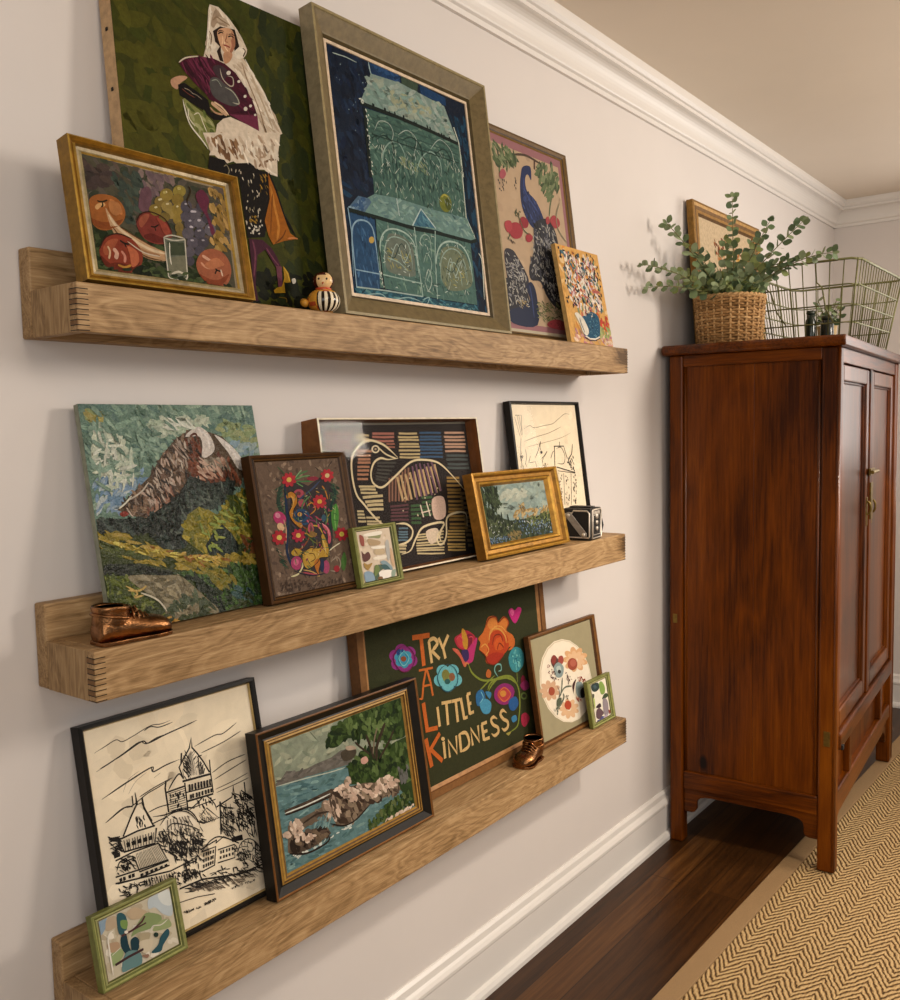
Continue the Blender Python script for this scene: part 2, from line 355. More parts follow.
ART = {
'woman': '''
P #3a3c12 0,0 1000,0 1000,1000 0,1000
D #3d4012,#424313,#3a3f12,#363c10,#454515,#404212 520 90 40 53 60 0,0 1000,0 1000,1000 0,1000
D #2a3218,#2e3517,#272e16,#323817 150 90 40 81 40 600,0 1000,0 1000,1000 620,1000
D #4c4a15,#484714,#4e4c17 60 100 44 43 60 0,150 350,150 380,700 0,700
D #15180e,#1b1e10,#12140c 90 60 26 22 50 380,880 1000,860 1000,1000 380,1000
P #d6c6b0 400,56 438,53 483,76 515,102 536,125 554,155 548,172 531,191 563,223 596,250 622,280 646,325 671,366 692,398 673,407 661,440 648,479 556,496 576,414 574,362 558,320 527,282 489,247 442,229 409,226 351,233 366,196 381,130 392,74
D #e4d8c4,#cbb8a0,#bca890,#ddd0bc 46 47 14 44 18 538,192 566,227 621,285 671,366 640,429 593,388 565,318 528,272 489,242
D #e4d8c4,#cbb8a0,#c2ae96 24 30 10 52 25 400,62 437,58 482,81 529,127 543,153 515,156 478,112 424,108 397,121
D #e4d8c4,#bca890,#ddd0bc 20 30 9 102 15 380,140 412,198 409,223 356,230
B #a08a72 423,65 448,77 472,104 444,109 424,108 408,127 397,116
B #b9a68e 426,88 461,82 483,101 459,98 432,101
S #8a7258 5 408,103 426,88 446,92 483,98
S #947c62 5 523,204 538,249 567,303 596,367 609,435
S #b8a48a 8 562,234 591,287 621,341 645,392
S #5a4630 5 600,386 612,414 620,466
S #efe4d2 5 539,189 576,240 621,290 663,373
S #efe4d2 4 404,61 392,112 380,164 365,216
S #6e5840 4 386,143 394,155 388,185
B #e4d8c4 499,170 536,153 541,174 517,195 492,194
S #4a3826 4 532,156 544,163 531,184
P #2a1d16 403,138 437,114 504,105 518,155 494,176 489,138 442,127 430,194 439,225 422,225 412,198 428,179 409,170
B #c99b76 422,135 450,115 489,110 501,141 492,170 466,194 444,192 428,170
B #a06c50 488,114 501,141 491,172 472,190 485,154
S #e8c6a0 5 452,151 451,173 463,185
S #a86a54 4 483,140 484,164 472,185
B #b98a68 443,195 482,187 468,215 442,228
S #1c1410 4 425,141 438,132 449,132
S #1c1410 4 469,138 484,131 495,134
S #4a2e22 3 424,134 439,126 452,126
S #4a2e22 3 473,129 487,124 499,126
S #8a5640 3 467,127 460,146 453,156 467,156
S #8a3a34 5 444,170 458,169 474,170
S #e4bc96 4 443,141 444,156 438,170
B #b88e70 205,337 241,317 274,314 239,342 227,361 206,356
P #15110f 231,346 258,334 301,346 354,364 361,399 407,397 445,395 426,412 370,421 323,400 276,389 234,377
S #9a8e7c 2 256,350 275,352 293,360
S #9a8e7c 2 287,359 306,360 327,368
S #7a3e30 2 246,354 267,363 298,370
B #7d8048 249,382 261,421 279,469 315,495 338,519 372,483 370,435 338,413 288,396
D #8c8e5a,#666c34,#a0a070,#55602c 26 29 13 55 50 249,382 260,421 279,469 315,495 362,485 368,436 338,413 288,396
S #e2dac6 5 246,387 251,414 260,445 273,465 296,484 317,501 334,519
S #d8d0b8 4 264,411 265,439 287,458
S #d8d0b8 3 285,425 308,415 324,445 335,467
P #451726 243,277 274,256 328,236 395,226 442,229 489,247 527,282 558,320 574,362 576,414 518,404 442,391 418,367 358,361 348,349 298,323 258,295
P #5c2036 287,253 324,239 357,342 348,349
P #2d0e18 324,239 341,233 366,321 358,347
P #6b2a42 341,233 365,230 371,320 361,346
P #32101c 258,281 276,267 343,345 337,342
P #6b2a42 442,388 574,364 576,414 518,404
P #35101e 457,380 562,344 571,360
D #6b2a42,#3a1424,#551d30 50 39 7 54 14 246,277 328,239 395,227 359,356 347,345
D #571d32,#3a1424,#4a1829 30 36 8 37 30 442,232 527,282 574,362 473,364 497,289
B #4d4a48 370,296 401,283 434,295 467,306 492,330 482,352 446,360 392,353 369,334
B #3f3034 388,253 421,240 453,251 428,286 396,275
S #b5aa98 4 419,250 423,273 435,287 458,296 473,288 472,266 451,266
S #a3a08e 4 433,305 466,311 488,331 490,345 462,347
S #8a8f80 3 376,299 400,291 418,308
E #d8d0c0 456,255 10,-3 -1,7
E #d8d0c0 500,271 7,-2 -1,5
E #d8d0c0 523,313 7,-2 -1,5
E #d8d0c0 545,339 7,-2 -1,5
E #c8c0b0 520,354 9,-2 -1,7
E #c8c0b0 563,364 6,-1 -1,4
S #cdbfa8 4 243,277 274,255 328,236
S #c8a482 12 365,369 389,378 431,395
S #b58e6c 6 358,385 380,397 414,396
S #dcbc9a 6 378,364 410,373 438,392
P #d6c6b0 382,433 412,409 445,396 518,404 576,414 617,485 335,538 365,484
B #8a6848 370,479 400,453 407,476 390,528 359,534
B #8a6848 420,459 449,448 459,475 447,517 415,523
B #6a4a30 462,455 494,449 491,489 468,513
S #a58a70 6 522,428 547,458 556,496
P #d8c8b2 317,472 341,522 370,539 408,550 441,537 465,544 516,526 548,544 583,538 607,548 646,550 651,499 670,435 680,397
B #8a6848 353,487 396,461 402,499 390,533 366,506
B #8a6848 413,480 442,469 454,501 463,528 433,510
B #a58a6c 457,477 488,494 492,522 468,515
S #a88e74 8 499,469 528,498 579,497 618,469
S #7a5c44 7 558,533 577,518 623,498 645,494
S #eee2d0 6 509,455 513,489 553,505
S #eee2d0 6 593,527 617,540 643,545
P #16120f 335,540 401,540 415,553 457,540 516,528 560,544 599,543 601,590 610,660 571,725 555,762 474,775 465,664 459,585 387,587 325,581
D #ece0cc,#c4b098,#a58c74,#ddd0bc 60 35 12 69 30 330,492 669,417 645,529 558,533 517,520 409,543 349,521
D #6a4c34,#8a6848 14 35 12 77 20 353,487 475,462 467,527 410,532 358,514
D #8a6a24,#6a5220,#a88030 16 16 4 69 30 564,550 595,544 589,616 554,621
D #b9ad98,#cfc5b0,#8f8468 34 13 4 84 30 414,559 555,551 558,726 476,772 469,635
D #cfc8b8 16 9 7 -9 90 480,737 550,722 546,751 477,766
D #8a6a24,#96742a 12 11 6 28 60 495,689 529,684 524,719 490,724
S #8f8468 3 394,563 407,555 417,570 407,589
P #120f0b 606,542 636,596 665,676 689,702 715,744 679,710 644,667 595,574
P #9a5a18 599,546 627,598 653,665 670,705 684,733 719,747 649,763 593,782 573,754 562,708 596,632
S #bb7a30 10 606,589 616,647 628,717 613,766
S #7a4412 6 612,612 597,685 585,746
S #6a3a10 5 603,777 642,751 663,724
S #c9804a 5 668,753 696,747 720,747
P #452030 479,777 543,773 583,794 606,821 621,849 600,861 570,825 552,803 512,826 491,921 497,975 475,977 480,864
S #6e3a4c 7 495,781 502,827 486,898
S #6e3a4c 5 557,797 587,829 611,850
P #6b3a48 597,851 626,851 619,930 600,925
P #a8801e 633,848 657,869 664,899 643,903 630,902 631,938 579,943 575,934 594,923 617,918 632,890
S #d0a840 4 637,853 652,873 658,896
B #cfc8ba 670,889 687,884 690,896 675,904
S #6a5418 3 596,955 632,956 634,970''',
'fruit': '''
P #54503f -21,-8 1004,22 981,1073 -37,1052
D #5a5348,#67584e,#4b483c,#3f4434,#625a50 150 134 58 8 50 -15,-5 1003,34 979,541 -24,648
D #4a3d3a,#54463f,#403834 30 127 64 8 50 -1,76 191,75 172,247 -8,281
D #7a6668,#6c5a5e,#87736c 34 112 58 61 40 375,26 665,44 623,113 425,236 360,383 343,324
D #3f4a42,#4a554a 40 109 52 47 40 170,123 371,70 318,479 230,565
D #b08f50,#957538,#a07f48,#c29c5c 50 109 52 74 40 878,59 998,71 987,632 823,678 877,381
D #2d381e,#39462a,#253018,#44502e 170 132 62 1 30 -24,648 383,612 654,748 970,1005 981,1073 -37,1052
D #44542e,#55613c 36 110 40 12 40 68,952 954,985 964,1052 -15,1048
B #6f4f58 363,212 417,163 433,234 402,372 357,416 327,371
B #a4622f -15,485 18,374 97,325 186,337 229,429 211,528 141,618 48,651 -4,593
B #8a4a22 -1,562 50,630 142,607 208,518 140,556 63,576
S #d8a66c 34 38,470 63,433 103,412
S #c98048 39 138,361 186,410 201,478
S #2a2412 15 53,395 85,396 122,369
S #2a2412 13 85,396 86,427 74,444
B #c8a077 101,443 132,511 181,594 283,657 387,722 483,751 618,722 580,789 442,844 326,837 232,763 154,708 117,597
S #e4caa6 26 116,501 152,584 235,668 352,747 480,773
S #6a4426 15 124,591 172,683 241,750 327,826 440,840
S #5c3c24 13 181,594 282,661 387,722
S #a87c58 26 216,693 317,776 428,795
B #82382e 294,528 330,444 406,403 501,443 539,553 511,647 423,693 330,656
B #a0563f 315,501 354,438 396,427 362,510 321,563
S #c4705c 22 463,485 498,541 499,606
B #682820 331,646 408,681 503,649 448,618 385,601
S #1f1810 13 392,535 421,534 452,505
S #1f1810 11 421,534 424,570
B #8d3c28 22,829 71,717 159,661 248,686 303,789 287,909 207,997 107,1005 40,937
B #a8583a 46,814 91,732 154,708 114,799 62,871
B #6a2a1a 68,952 139,989 216,981 281,889 207,924 131,919
S #e0b098 38 114,799 133,836 119,890
S #d8907a 25 166,808 184,856 175,910
S #c08a3a 19 129,940 173,952 223,921
S #1f180f 17 165,715 193,736 224,737
S #1f180f 13 193,736 201,770
B #1c2214 216,985 295,907 350,981 324,1007
E #86703a 485,284 41,-12 -6,54
E #97803c 541,203 49,-14 -7,63
E #97863e 642,140 50,-15 -7,60
E #8a7434 443,372 38,20 -25,51
E #a08a4c 532,315 42,-11 -6,54
E #8a7434 619,225 46,-13 -7,59
E #a08a4c 559,373 42,-11 -6,54
E #97803c 608,321 43,-12 -7,59
E #7a6834 503,421 42,-11 -5,45
E #97803c 596,418 35,-9 -6,50
E #86703a 600,495 32,-8 -6,54
E #7a6834 599,561 28,-7 -5,41
E #55505a 677,275 44,-12 -7,60
E #625c64 738,330 48,-13 -6,56
E #4c4750 798,247 45,-12 -6,51
E #5c5660 686,440 44,-11 -7,60
E #6a646c 764,409 48,-12 -7,56
E #4c4750 829,347 42,-11 -6,52
E #625c64 661,535 47,-11 -6,55
E #55505a 752,514 44,-11 -7,60
E #6a646c 840,458 46,-11 -7,61
E #5c5660 686,618 47,-11 -6,55
E #4c4750 769,600 45,-10 -7,56
E #625c64 649,715 43,-9 -6,54
E #55505a 731,687 40,-9 -6,51
E #4c4750 647,804 32,-7 -5,45
E #5c5660 661,379 40,-10 -6,50
S #ddd0a0 18 474,270 502,253
S #e4d8a8 18 526,190 548,170
S #e4d8a8 18 630,122 654,108
S #ddd0a0 16 437,352 459,339
S #ddd0a0 16 526,295 549,284
S #e4d8a8 16 601,300 617,287
S #b8b2ba 18 667,256 695,243
S #c0bac2 19 718,313 749,305
S #b8b2ba 16 679,413 701,403
S #b8b2ba 16 749,386 777,379
S #c8c2ca 18 687,462 707,468
S #b0aab2 16 736,495 765,481
S #b8b2ba 16 824,440 853,428
S #b0aab2 16 671,600 698,593
S #a8a2aa 16 758,580 781,574
S #3a2a14 14 715,67 727,115 688,227 707,289
B #6a2f44 764,138 822,72 867,154 838,277 858,386 875,473 844,503 826,348 783,246
B #a86244 691,807 748,694 845,644 933,689 964,821 918,968 828,1017 742,976 697,906
S #dca88c 32 744,729 794,763 826,802
S #d89a78 23 727,799 758,838 803,841
S #8a3c22 28 705,916 784,1002 879,975
S #1f180f 16 817,804 843,849 884,860
S #1f180f 14 843,849 825,893
S #e8c8b0 16 877,838 884,905
P #6a6f60 481,615 632,602 607,966 464,992
P #444c38 494,651 615,635 615,756 493,781
P #7c7a64 482,805 622,754 608,933 478,968
L #cfc8b4 13 475,616 467,981
L #cfc8b4 13 629,598 607,966
S #cfc8b4 13 475,616 535,585 630,593
S #cfc8b4 11 477,625 547,630 629,603
S #e4ddc8 16 465,981 504,1005 582,991 608,964
S #d8d0ba 20 493,955 547,923 596,947
S #e8e2d0 13 510,658 499,780 500,867
B #c06a48 210,757 271,796 270,891 220,942 216,839
B #6a2a1a 24,879 51,975 136,1012 215,993 140,983 70,931
S #d8b08a 19 78,786 88,835 74,900
B #b87a48 128,384 189,377 205,446 161,499 127,467
B #8a4a22 -14,545 15,618 86,637 166,591 89,612 26,585
B #c27a54 752,817 853,729 912,786 861,818 802,852
B #8a4428 705,916 767,994 879,975 939,872 846,946 772,948
B #a04a38 444,436 512,495 523,568 484,588 460,507
S #3a2014 11 294,528 330,442 407,401 501,441 539,553
S #3a2014 11 22,829 71,715 159,659 248,684
S #d8c8b0 11 214,715 315,793 427,806
D #2a3420,#4a5634 20 88 31 2 30 -17,1069 433,901 951,1008 449,1049
E #b8a860 526,185 14,-4 -2,14
E #b8a860 640,112 14,-4 -2,14
E #c8c0c8 715,314 13,-3 -1,12
E #c8c0c8 759,388 13,-3 -1,12
E #c8c0c8 690,468 13,-3 -1,11''',
'blue': '''
P #141f30 0,0 1000,0 1000,1000 0,1000
D #0f1a2c,#13213a,#18263c,#0c1626,#1b2c44 260 60 22 71 50 0,0 500,0 400,560 0,560
D #15344a,#1a3d55,#10293c,#1f455e 150 60 20 81 30 800,100 1000,100 1000,1000 860,1000 820,500
D #16304c,#1a3c58,#0f2438 100 60 20 42 50 0,540 400,540 300,1000 0,1000
D #8aa0a8,#6a8698 26 5 4 0 90 40,60 300,100 330,450 150,470
P #1f3f66 287,14 495,-3 490,43 294,62
D #2a4d78,#183354 20 41 14 -10 30 294,19 495,-1 487,39 294,60
P #3d4d3e 502,3 628,4 611,52 499,46
P #1d3f66 635,12 831,22 829,59 636,53
S #9ab4b8 6 280,13 284,45 293,67
S #a8b8b0 4 51,41 93,38 136,35 201,38
P #7f948c 287,59 486,44 611,52 813,63 857,143 896,213 678,203 442,197 195,198 243,132
D #90a298,#768e84,#9caaa0,#809c92,#98a494 170 63 23 2 40 293,67 485,52 609,59 802,71 843,146 871,198 681,189 444,184 220,181 251,130
D #a0a488,#98a084 26 42 15 6 50 397,92 700,86 690,140 417,156
P #45645a 221,216 440,209 676,210 900,217 914,366 216,499
D #4f7064,#3c5a52,#5d7c6e,#48685c,#34504a,#6a8676 240 46 10 4 40 235,220 439,215 675,216 885,222 900,369 219,498
P #45645a 229,407 916,264 893,556 654,563 369,555 220,568
D #4f7064,#3c5a52,#5d7c6e,#48685c,#34504a,#6f8a78 300 46 10 84 40 245,404 916,264 886,549 655,557 370,551 226,559
D #34504a,#2c463f 50 52 6 92 10 246,422 695,352 770,525 422,534
D #7c8f6c,#8a9470 30 31 8 48 50 435,374 622,366 613,409 442,422
L #1a2420 16 194,202 441,201 677,207 900,217
D #15201c 22 19 13 84 20 211,190 444,189 680,194 860,204 858,217 441,204
L #18221f 18 218,216 208,500
D #c9cfc2 26 10 6 84 30 223,223 242,218 227,487 210,490
D #c9cfc2 16 10 6 -1 40 191,184 215,182 224,199 191,202
S #8aa69a 6 294,445 315,374 371,323 436,319 474,380
S #8aa69a 6 533,418 581,348 659,302 725,329 729,401
L #3a564e 6 254,244 891,242
L #3a564e 6 249,269 889,269
L #3a564e 6 245,292 884,295
L #c0c8b8 7 872,145 901,210 908,367
L #c0c8b8 7 902,289 893,556 960,651
L #0f2030 16 926,262 918,544 966,650
E #70762c 735,515 48,-14 7,40
E #4a5424 753,518 23,-6 5,26
S #a8a048 8 707,494 733,479 764,485
P #6a8a84 45,651 220,566 369,556 654,562 896,558 955,655 913,665 637,652 464,658 226,660
D #7d9c94,#5d7c7c,#88a49a,#6a8a80 130 41 12 4 40 160,608 219,570 369,559 654,565 891,563 937,643 638,645 242,656
P #4f6a82 38,653 112,592 181,591 194,604 134,661
D #64809a,#38587c,#86a2b4 26 29 10 145 30 49,649 113,598 177,596 135,655
L #b8c8c4 5 369,558 375,630
P #3f6c80 465,656 539,576 630,643
D #5a8a98,#2f5a70 14 31 8 49 40 482,651 539,586 613,639
L #b8ccc8 7 461,658 537,574 635,644
P #4d6e66 210,666 479,670 635,663 904,664 905,956 475,956 189,949
D #5a7c72,#46665e,#658478,#3c5a54,#72907e,#587a6a 260 37 9 50 60 217,669 478,673 634,666 897,667 899,950 476,952 197,946
B #6a7468 274,732 309,713 388,716 446,757 446,846 423,879 263,877 243,822
B #707a62 656,740 734,709 826,717 872,776 872,872 695,911 633,855
D #8a8a58,#9a9660,#5c6c5c 44 24 6 37 60 265,781 425,780 427,858 265,867
D #8a8a58,#9a9660,#5c6c5c 40 26 6 35 60 672,748 839,748 852,874 662,893
L #15231f 16 39,658 226,661 479,669 635,663 913,665 960,651
S #a9c0b4 7 197,903 215,788 244,727 304,695 392,696 452,727 465,794 466,874
S #93aca0 5 232,881 245,794 272,747 322,725 401,734 425,780 427,858
S #a9c0b4 8 593,880 613,776 661,713 738,687 830,696 880,753 888,849
S #93aca0 5 629,876 648,782 712,727 787,722 835,769 848,853
L #9ab4a8 6 472,664 472,794 479,972
L #9ab4a8 6 627,656 604,777 586,962
S #93aca0 5 493,771 508,709 544,684 579,699 577,780
S #93aca0 5 512,809 546,764 571,812 522,888
L #9ab4a8 5 207,893 486,902
S #93aca0 5 258,820 335,830 393,862
S #93aca0 5 684,870 738,781 787,817 794,880
P #25486a 42,670 201,673 188,953 40,963
D #2f567c,#183858,#42688c,#284c70 70 34 9 84 30 51,674 196,677 184,947 48,957
S #88a8bc 7 26,922 45,756 71,706 117,688 167,696 188,744 193,913
L #88a8bc 5 45,893 196,894
L #88a8bc 6 38,652 44,738 37,1022
E #c0a050 166,760 17,-2 -3,14
L #1a1a1c 7 209,756 210,836 216,954
D #cfd4c8 14 9 5 84 30 187,876 206,874 220,948 201,950
P #24505e 33,965 475,959 904,961 902,1032 29,1024
D #2f6070,#1d4452,#3f7484,#1a3a4a,#5c8a8c 120 40 10 1 40 39,968 474,965 900,966 899,1026 37,1020
S #8fb0b0 5 64,992 185,975 242,994 373,972 470,983
S #8fb0b0 5 472,973 526,958 501,1000 573,984
L #9fb4ae 6 40,962 218,958 475,958
S #9fb0a6 4 267,298 306,251 369,246 395,279 369,333
S #9fb0a6 4 427,281 499,245 561,272 531,338
S #2a3e38 4 457,295 528,269 590,296 594,366
S #2a3e38 4 276,334 327,304 386,330 371,411
S #9fb0a6 4 661,291 744,231 829,266 834,339
S #2a3e38 4 694,305 773,267 821,310
L #2a3e38 4 248,316 881,308
D #9fb0a6,#b8c4b4,#2a3e38 70 27 4 84 60 251,302 882,287 905,363 225,492
D #9fb0a6,#b8c4b4,#2a3e38 90 27 4 84 60 246,422 912,287 888,543 656,555 371,548 226,557
D #a9bcb0,#c2cec2,#2f4640 110 25 4 50 80 222,683 476,684 892,677 896,944 477,947 203,941
S #a9bcb0 4 271,838 333,753 368,826 429,760
S #2f4640 4 262,801 306,814 366,748 418,820
S #a9bcb0 4 670,851 724,762 745,843 817,761 837,854
S #2f4640 4 669,810 730,824 800,752 845,811
S #a9bcb0 5 505,890 541,835 557,884 523,928 505,890
S #cfd8cc 6 963,710 985,751 969,927''',
'peacock': '''
P #b89e80 0,0 1000,0 1000,1000 0,1000
D #bea486,#b0967a,#b89e80 60 80 40 39 60 0,0 1000,0 1000,1000 0,1000
P #96666a 0,0 1000,0 1000,42 0,42
P #96666a 958,0 1000,0 1000,1000 958,1000
P #96666a 0,955 1000,955 1000,985 0,985
P #b9ad94 0,985 1000,985 1000,1000 0,1000
D #4c5c3a,#5f6e48,#3c4a30,#76805c 60 69 22 63 50 66,50 249,44 373,84 316,123 94,174 48,134
D #4c5c3a,#5f6e48,#3c4a30,#76805c 70 74 24 129 50 642,67 826,33 929,88 923,217 757,251 647,178 629,131
S #5a6444 12 729,342 767,275 823,204
S #4a3a2c 13 333,66 494,47 683,61
L #4a3428 15 609,48 591,106
D #3a3430 12 15 10 84 20 61,237 182,219 164,280 58,295
D #3a3430 6 15 10 84 20 289,192 315,189 309,249 277,253
B #1f2c54 393,153 425,118 494,100 539,108 525,173 494,151 461,156 438,189 448,240 551,277 616,331 640,392 502,436 410,404 351,333 357,231
D #2b3a68,#3a4a80,#17203c 60 28 10 63 20 393,226 450,242 564,288 621,367 506,424 404,393 353,327
S #35457a 9 424,173 412,235 470,282 565,337
S #141c38 8 373,240 382,311 437,389
B #26272e 493,413 672,361 778,399 820,483 822,609 822,824 672,840 561,792 486,718 359,716 354,651 453,545
D #8c8a86,#74747a,#a8a49c,#3a3a44,#15161c 260 38 9 83 80 508,417 666,381 770,425 795,561 788,801 644,823 518,697 374,697 421,596
B #2e2c34 42,597 149,581 214,616 288,674 323,731 240,803 289,865 76,879 41,748
D #8c8a86,#74747a,#a8a49c,#3a3a44,#15161c 150 34 8 47 80 59,607 195,629 291,716 221,792 250,850 96,860 56,747
B #26262c -18,753 135,729 272,777 297,846 208,888 -1,889
D #8c8a86,#74747a,#a8a49c,#15161c 50 33 8 47 80 -3,751 224,733 285,835 31,881
B #15213e 11,900 299,840 276,765 355,729 409,791 375,952 51,961
S #2f3f6c 9 327,749 337,820 339,915
D #b9a06a 14 17 5 13 40 100,848 305,822 294,859 119,882
D #16161a,#3a3a44 60 51 13 73 40 493,413 778,399 814,610 822,824 672,840 488,712 354,651
D #9a968e,#b4b0a6 90 23 6 73 70 493,413 778,399 814,610 822,824 672,840 488,712 354,651
D #9a968e,#b4b0a6 60 22 6 47 70 42,597 214,616 323,731 289,865 76,879 41,748
B #9c2f38 119,485 175,443 270,430 321,462 278,505 183,519
B #a83c42 81,466 103,440 170,432 178,467 115,497
B #8c2630 288,418 344,388 410,404 390,440 310,449
B #9c2f38 348,495 397,468 449,485 415,512 363,518
B #a03c40 731,367 794,328 872,344 872,376 795,400
B #a03c40 669,362 715,344 725,374 680,391
B #a5525a 103,190 154,167 182,190 138,220 94,220
S #4a5434 7 258,369 292,406 337,461 410,477
S #4a5434 6 105,533 144,500
D #4a5434,#3c4630 10 22 7 45 60 213,368 321,361 294,400 233,401
D #4a3a30 8 19 6 64 30 108,521 196,523 189,548 101,545
D #6a7048,#8a8c62,#4c5634,#a89c70 90 43 6 13 40 414,827 713,819 797,901 544,928 396,936
B #a3434a 507,942 581,916 702,907 789,927 764,960 568,958
D #8c3a40,#b85a5e 14 20 10 14 60 525,935 768,916 756,952 569,954
S #8a8468 7 914,243 835,329 846,404 966,468''',
'vase': '''
P #d6a45c 0,0 1000,0 1000,1000 0,1000
D #dca860,#cf9a50,#e0b878,#d08a40,#e2c290 120 100 50 33 60 0,0 1000,0 1000,1000 0,1000
D #e8ddcc,#e8ddcc,#c98a8c,#c8783a,#4a6a72,#2a2830,#e4d0b0,#b4605a,#7a8a68 300 80 34 63 60 120,60 880,60 900,620 600,700 300,700 100,500
D #efe6d8,#e8ddcc,#d8c0c0 90 90 26 99 50 150,100 850,100 850,600 250,620
D #16141a,#1c1a20,#2a2a38,#3a2a28 95 46 24 54 60 60,20 960,20 960,560 500,640 60,640
D #b4605a,#d0803a,#4a6a72 40 60 24 54 60 150,150 850,150 800,600 300,600
D #d09a8c,#b87a80,#e0c4a8,#c8a070 60 90 36 23 50 150,860 1000,860 1000,1000 100,1000
D #8a9a5c,#a8ac70 26 70 30 33 60 700,800 1000,780 1000,900 720,920
D #c0443a,#d0602e 20 60 30 54 60 700,660 980,660 980,840 740,820
B #27536e 315,735 442,698 576,653 736,691 732,820 677,913 562,942 430,947 327,921 266,826
B #ded7c6 175,702 250,688 356,738 406,791 440,864 386,915 305,891 259,807 206,743
D #4a7c92,#1a3c54,#6a98a8,#15304a 50 29 10 22 60 446,726 725,705 714,821 662,914 438,927 454,813
L #ece6d8 13 340,923 445,946 577,941 683,912
L #1a2a40 9 321,936 423,965 570,959 689,927
S #1a2233 11 272,738 288,805 339,889
D #20222c,#e8ddcc 18 26 10 48 60 467,636 758,638 700,707 402,729''',
'mountain': '''
P #6a8676 0,0 1000,0 1000,1000 0,1000
P #39431f 0,560 1000,560 1000,1000 0,1000
D #6f8c7c,#84a08c,#5f7c72,#96ae98,#7a9684 315 88 25 30 60 -10,-18 1034,-19 1036,270 869,252 638,98 294,317 134,463 -5,472
D #c6ceb8,#b8c4ae,#d2d6c4,#a8b8a2 82 82 26 110 50 52,72 125,114 236,231 221,376 99,399 37,294
D #c6ceb8,#b8c4ae,#a8b8a0 52 84 25 9 40 377,69 701,64 664,109 523,130 375,149
D #a49a58,#8f9a68 19 55 20 20 50 27,22 117,32 98,73 30,72
D #8a9a6c,#9aa274 27 79 27 18 40 697,87 1025,101 1018,209 826,169
D #7f9ab4,#93a8b8,#6a8aa4,#b4c0c0 82 63 19 139 40 23,344 296,307 282,380 132,473 12,473
D #9fb0ac,#8aa4b0 18 63 22 158 30 826,169 1015,221 1007,257 869,252
P #55432f 115,472 194,411 309,334 397,236 490,162 579,120 688,132 770,157 844,228 879,334 836,413 637,390 519,427 394,526 255,530
D #5e4a3a,#6f5646,#4a382c,#7e6450,#8c745e,#3e3026 247 57 17 77 50 128,467 203,411 315,339 403,238 495,168 606,120 547,285 468,413 396,515 257,519
D #74402a,#5e3222,#8a523a,#6a3a28 112 69 19 64 40 560,147 666,245 807,261 835,378 697,371 552,396 547,285
D #8c8070,#a09482,#746858 45 55 18 64 40 605,265 775,272 783,307 620,333
D #7a5444,#966c58,#b08a74 33 65 15 77 30 334,436 431,399 445,465 358,512 268,526
D #a8988a,#c0b0a0,#8e7e70,#b8a090 70 43 11 71 40 173,445 314,345 409,242 503,163 574,142 533,285 459,390 329,467
D #3a2c22,#2c241e 60 54 10 71 40 159,455 315,339 503,163 630,143 809,250 845,367 523,405 396,515
D #c8a894,#b08a74 30 56 13 52 40 605,265 788,284 718,338 555,385
B #dcd2c8 545,153 625,107 689,142 711,218 652,258 626,246 639,199 627,154
B #ded6cc 725,147 806,194 870,264 877,325 837,318 796,244 755,191
S #eee6de 12 627,118 676,155 678,217
S #eee6de 12 747,162 815,221 859,298
S #5e3222 11 572,153 609,142 621,188
S #c4b8a8 7 187,431 254,399 298,360
S #c4b0a0 7 163,465 181,497 191,509
B #8a3428 124,488 155,480 170,496 139,504
P #262e28 3,503 257,519 451,433 536,340 638,384 813,377 774,461 627,512 519,569 444,676 327,679 256,587 1,567
D #2a332d,#37443d,#1e2620,#445048,#30403a 225 57 18 54 60 6,508 257,519 450,439 534,351 637,390 800,382 768,455 628,507 520,564 440,665 335,669 262,588 7,563
D #48544c,#5a645a 45 64 13 53 60 493,425 765,397 668,515 322,636
P #767020 434,626 487,523 561,490 664,538 768,455 888,416 878,648 786,691 569,734
D #857a24,#6c6a20,#978a30,#5c6420,#a8983a 127 65 22 42 60 442,622 493,529 560,496 663,543 765,466 879,422 875,648 779,684 571,723
D #4a561c,#3c4a1c 33 61 23 64 50 751,465 893,428 892,580 769,592
P #1e2a24 563,678 618,623 683,586 731,634 769,700 730,747 577,724
D #26342c,#18221c,#30403a 37 54 19 89 40 572,679 681,595 759,699 717,737 585,719
D #6a3a1c,#7a4a24 15 45 19 64 60 779,650 903,674 894,755 782,742
D #8a7a24,#9c8832,#a89040,#7a6c20 142 84 20 20 25 7,568 103,572 258,645 375,695 570,728 891,766 883,806 426,770 185,709 12,633
D #55602a,#444e24 33 68 16 16 20 12,603 192,674 307,718 9,652
D #c0a050,#8a5a20 25 49 13 20 30 223,636 363,693 508,765 704,767 624,735 367,673
P #20261c 6,702 183,719 366,779 342,802 4,743
D #272f22,#191f18,#343c2c 45 54 17 17 20 9,704 183,722 359,780 336,798 7,742
P #566224 1,746 116,764 195,890 291,973 14,882
D #5e6a28,#4c5822,#717a34,#3e4a1e 97 61 20 46 60 3,749 115,766 190,884 286,966 20,878
P #2e4420 346,781 503,786 898,807 918,1043 559,1061 554,946 469,824
D #33501f,#263a1a,#43602a,#203018,#4c6a34 180 70 24 65 60 396,793 502,791 893,807 911,1036 575,1048 554,946 475,825
D #8a7a24,#75702a 30 73 20 34 30 452,774 639,803 738,884 596,875
D #1f2a1c 37 66 21 55 40 421,797 495,828 608,954 625,1012 568,1014 534,910
D #3e5a58,#2a4440 18 59 22 44 50 679,887 818,929 780,969 668,941
B #857b60 114,771 175,766 295,785 388,798 467,867 529,931 580,988 525,1023 305,996 273,902 196,849
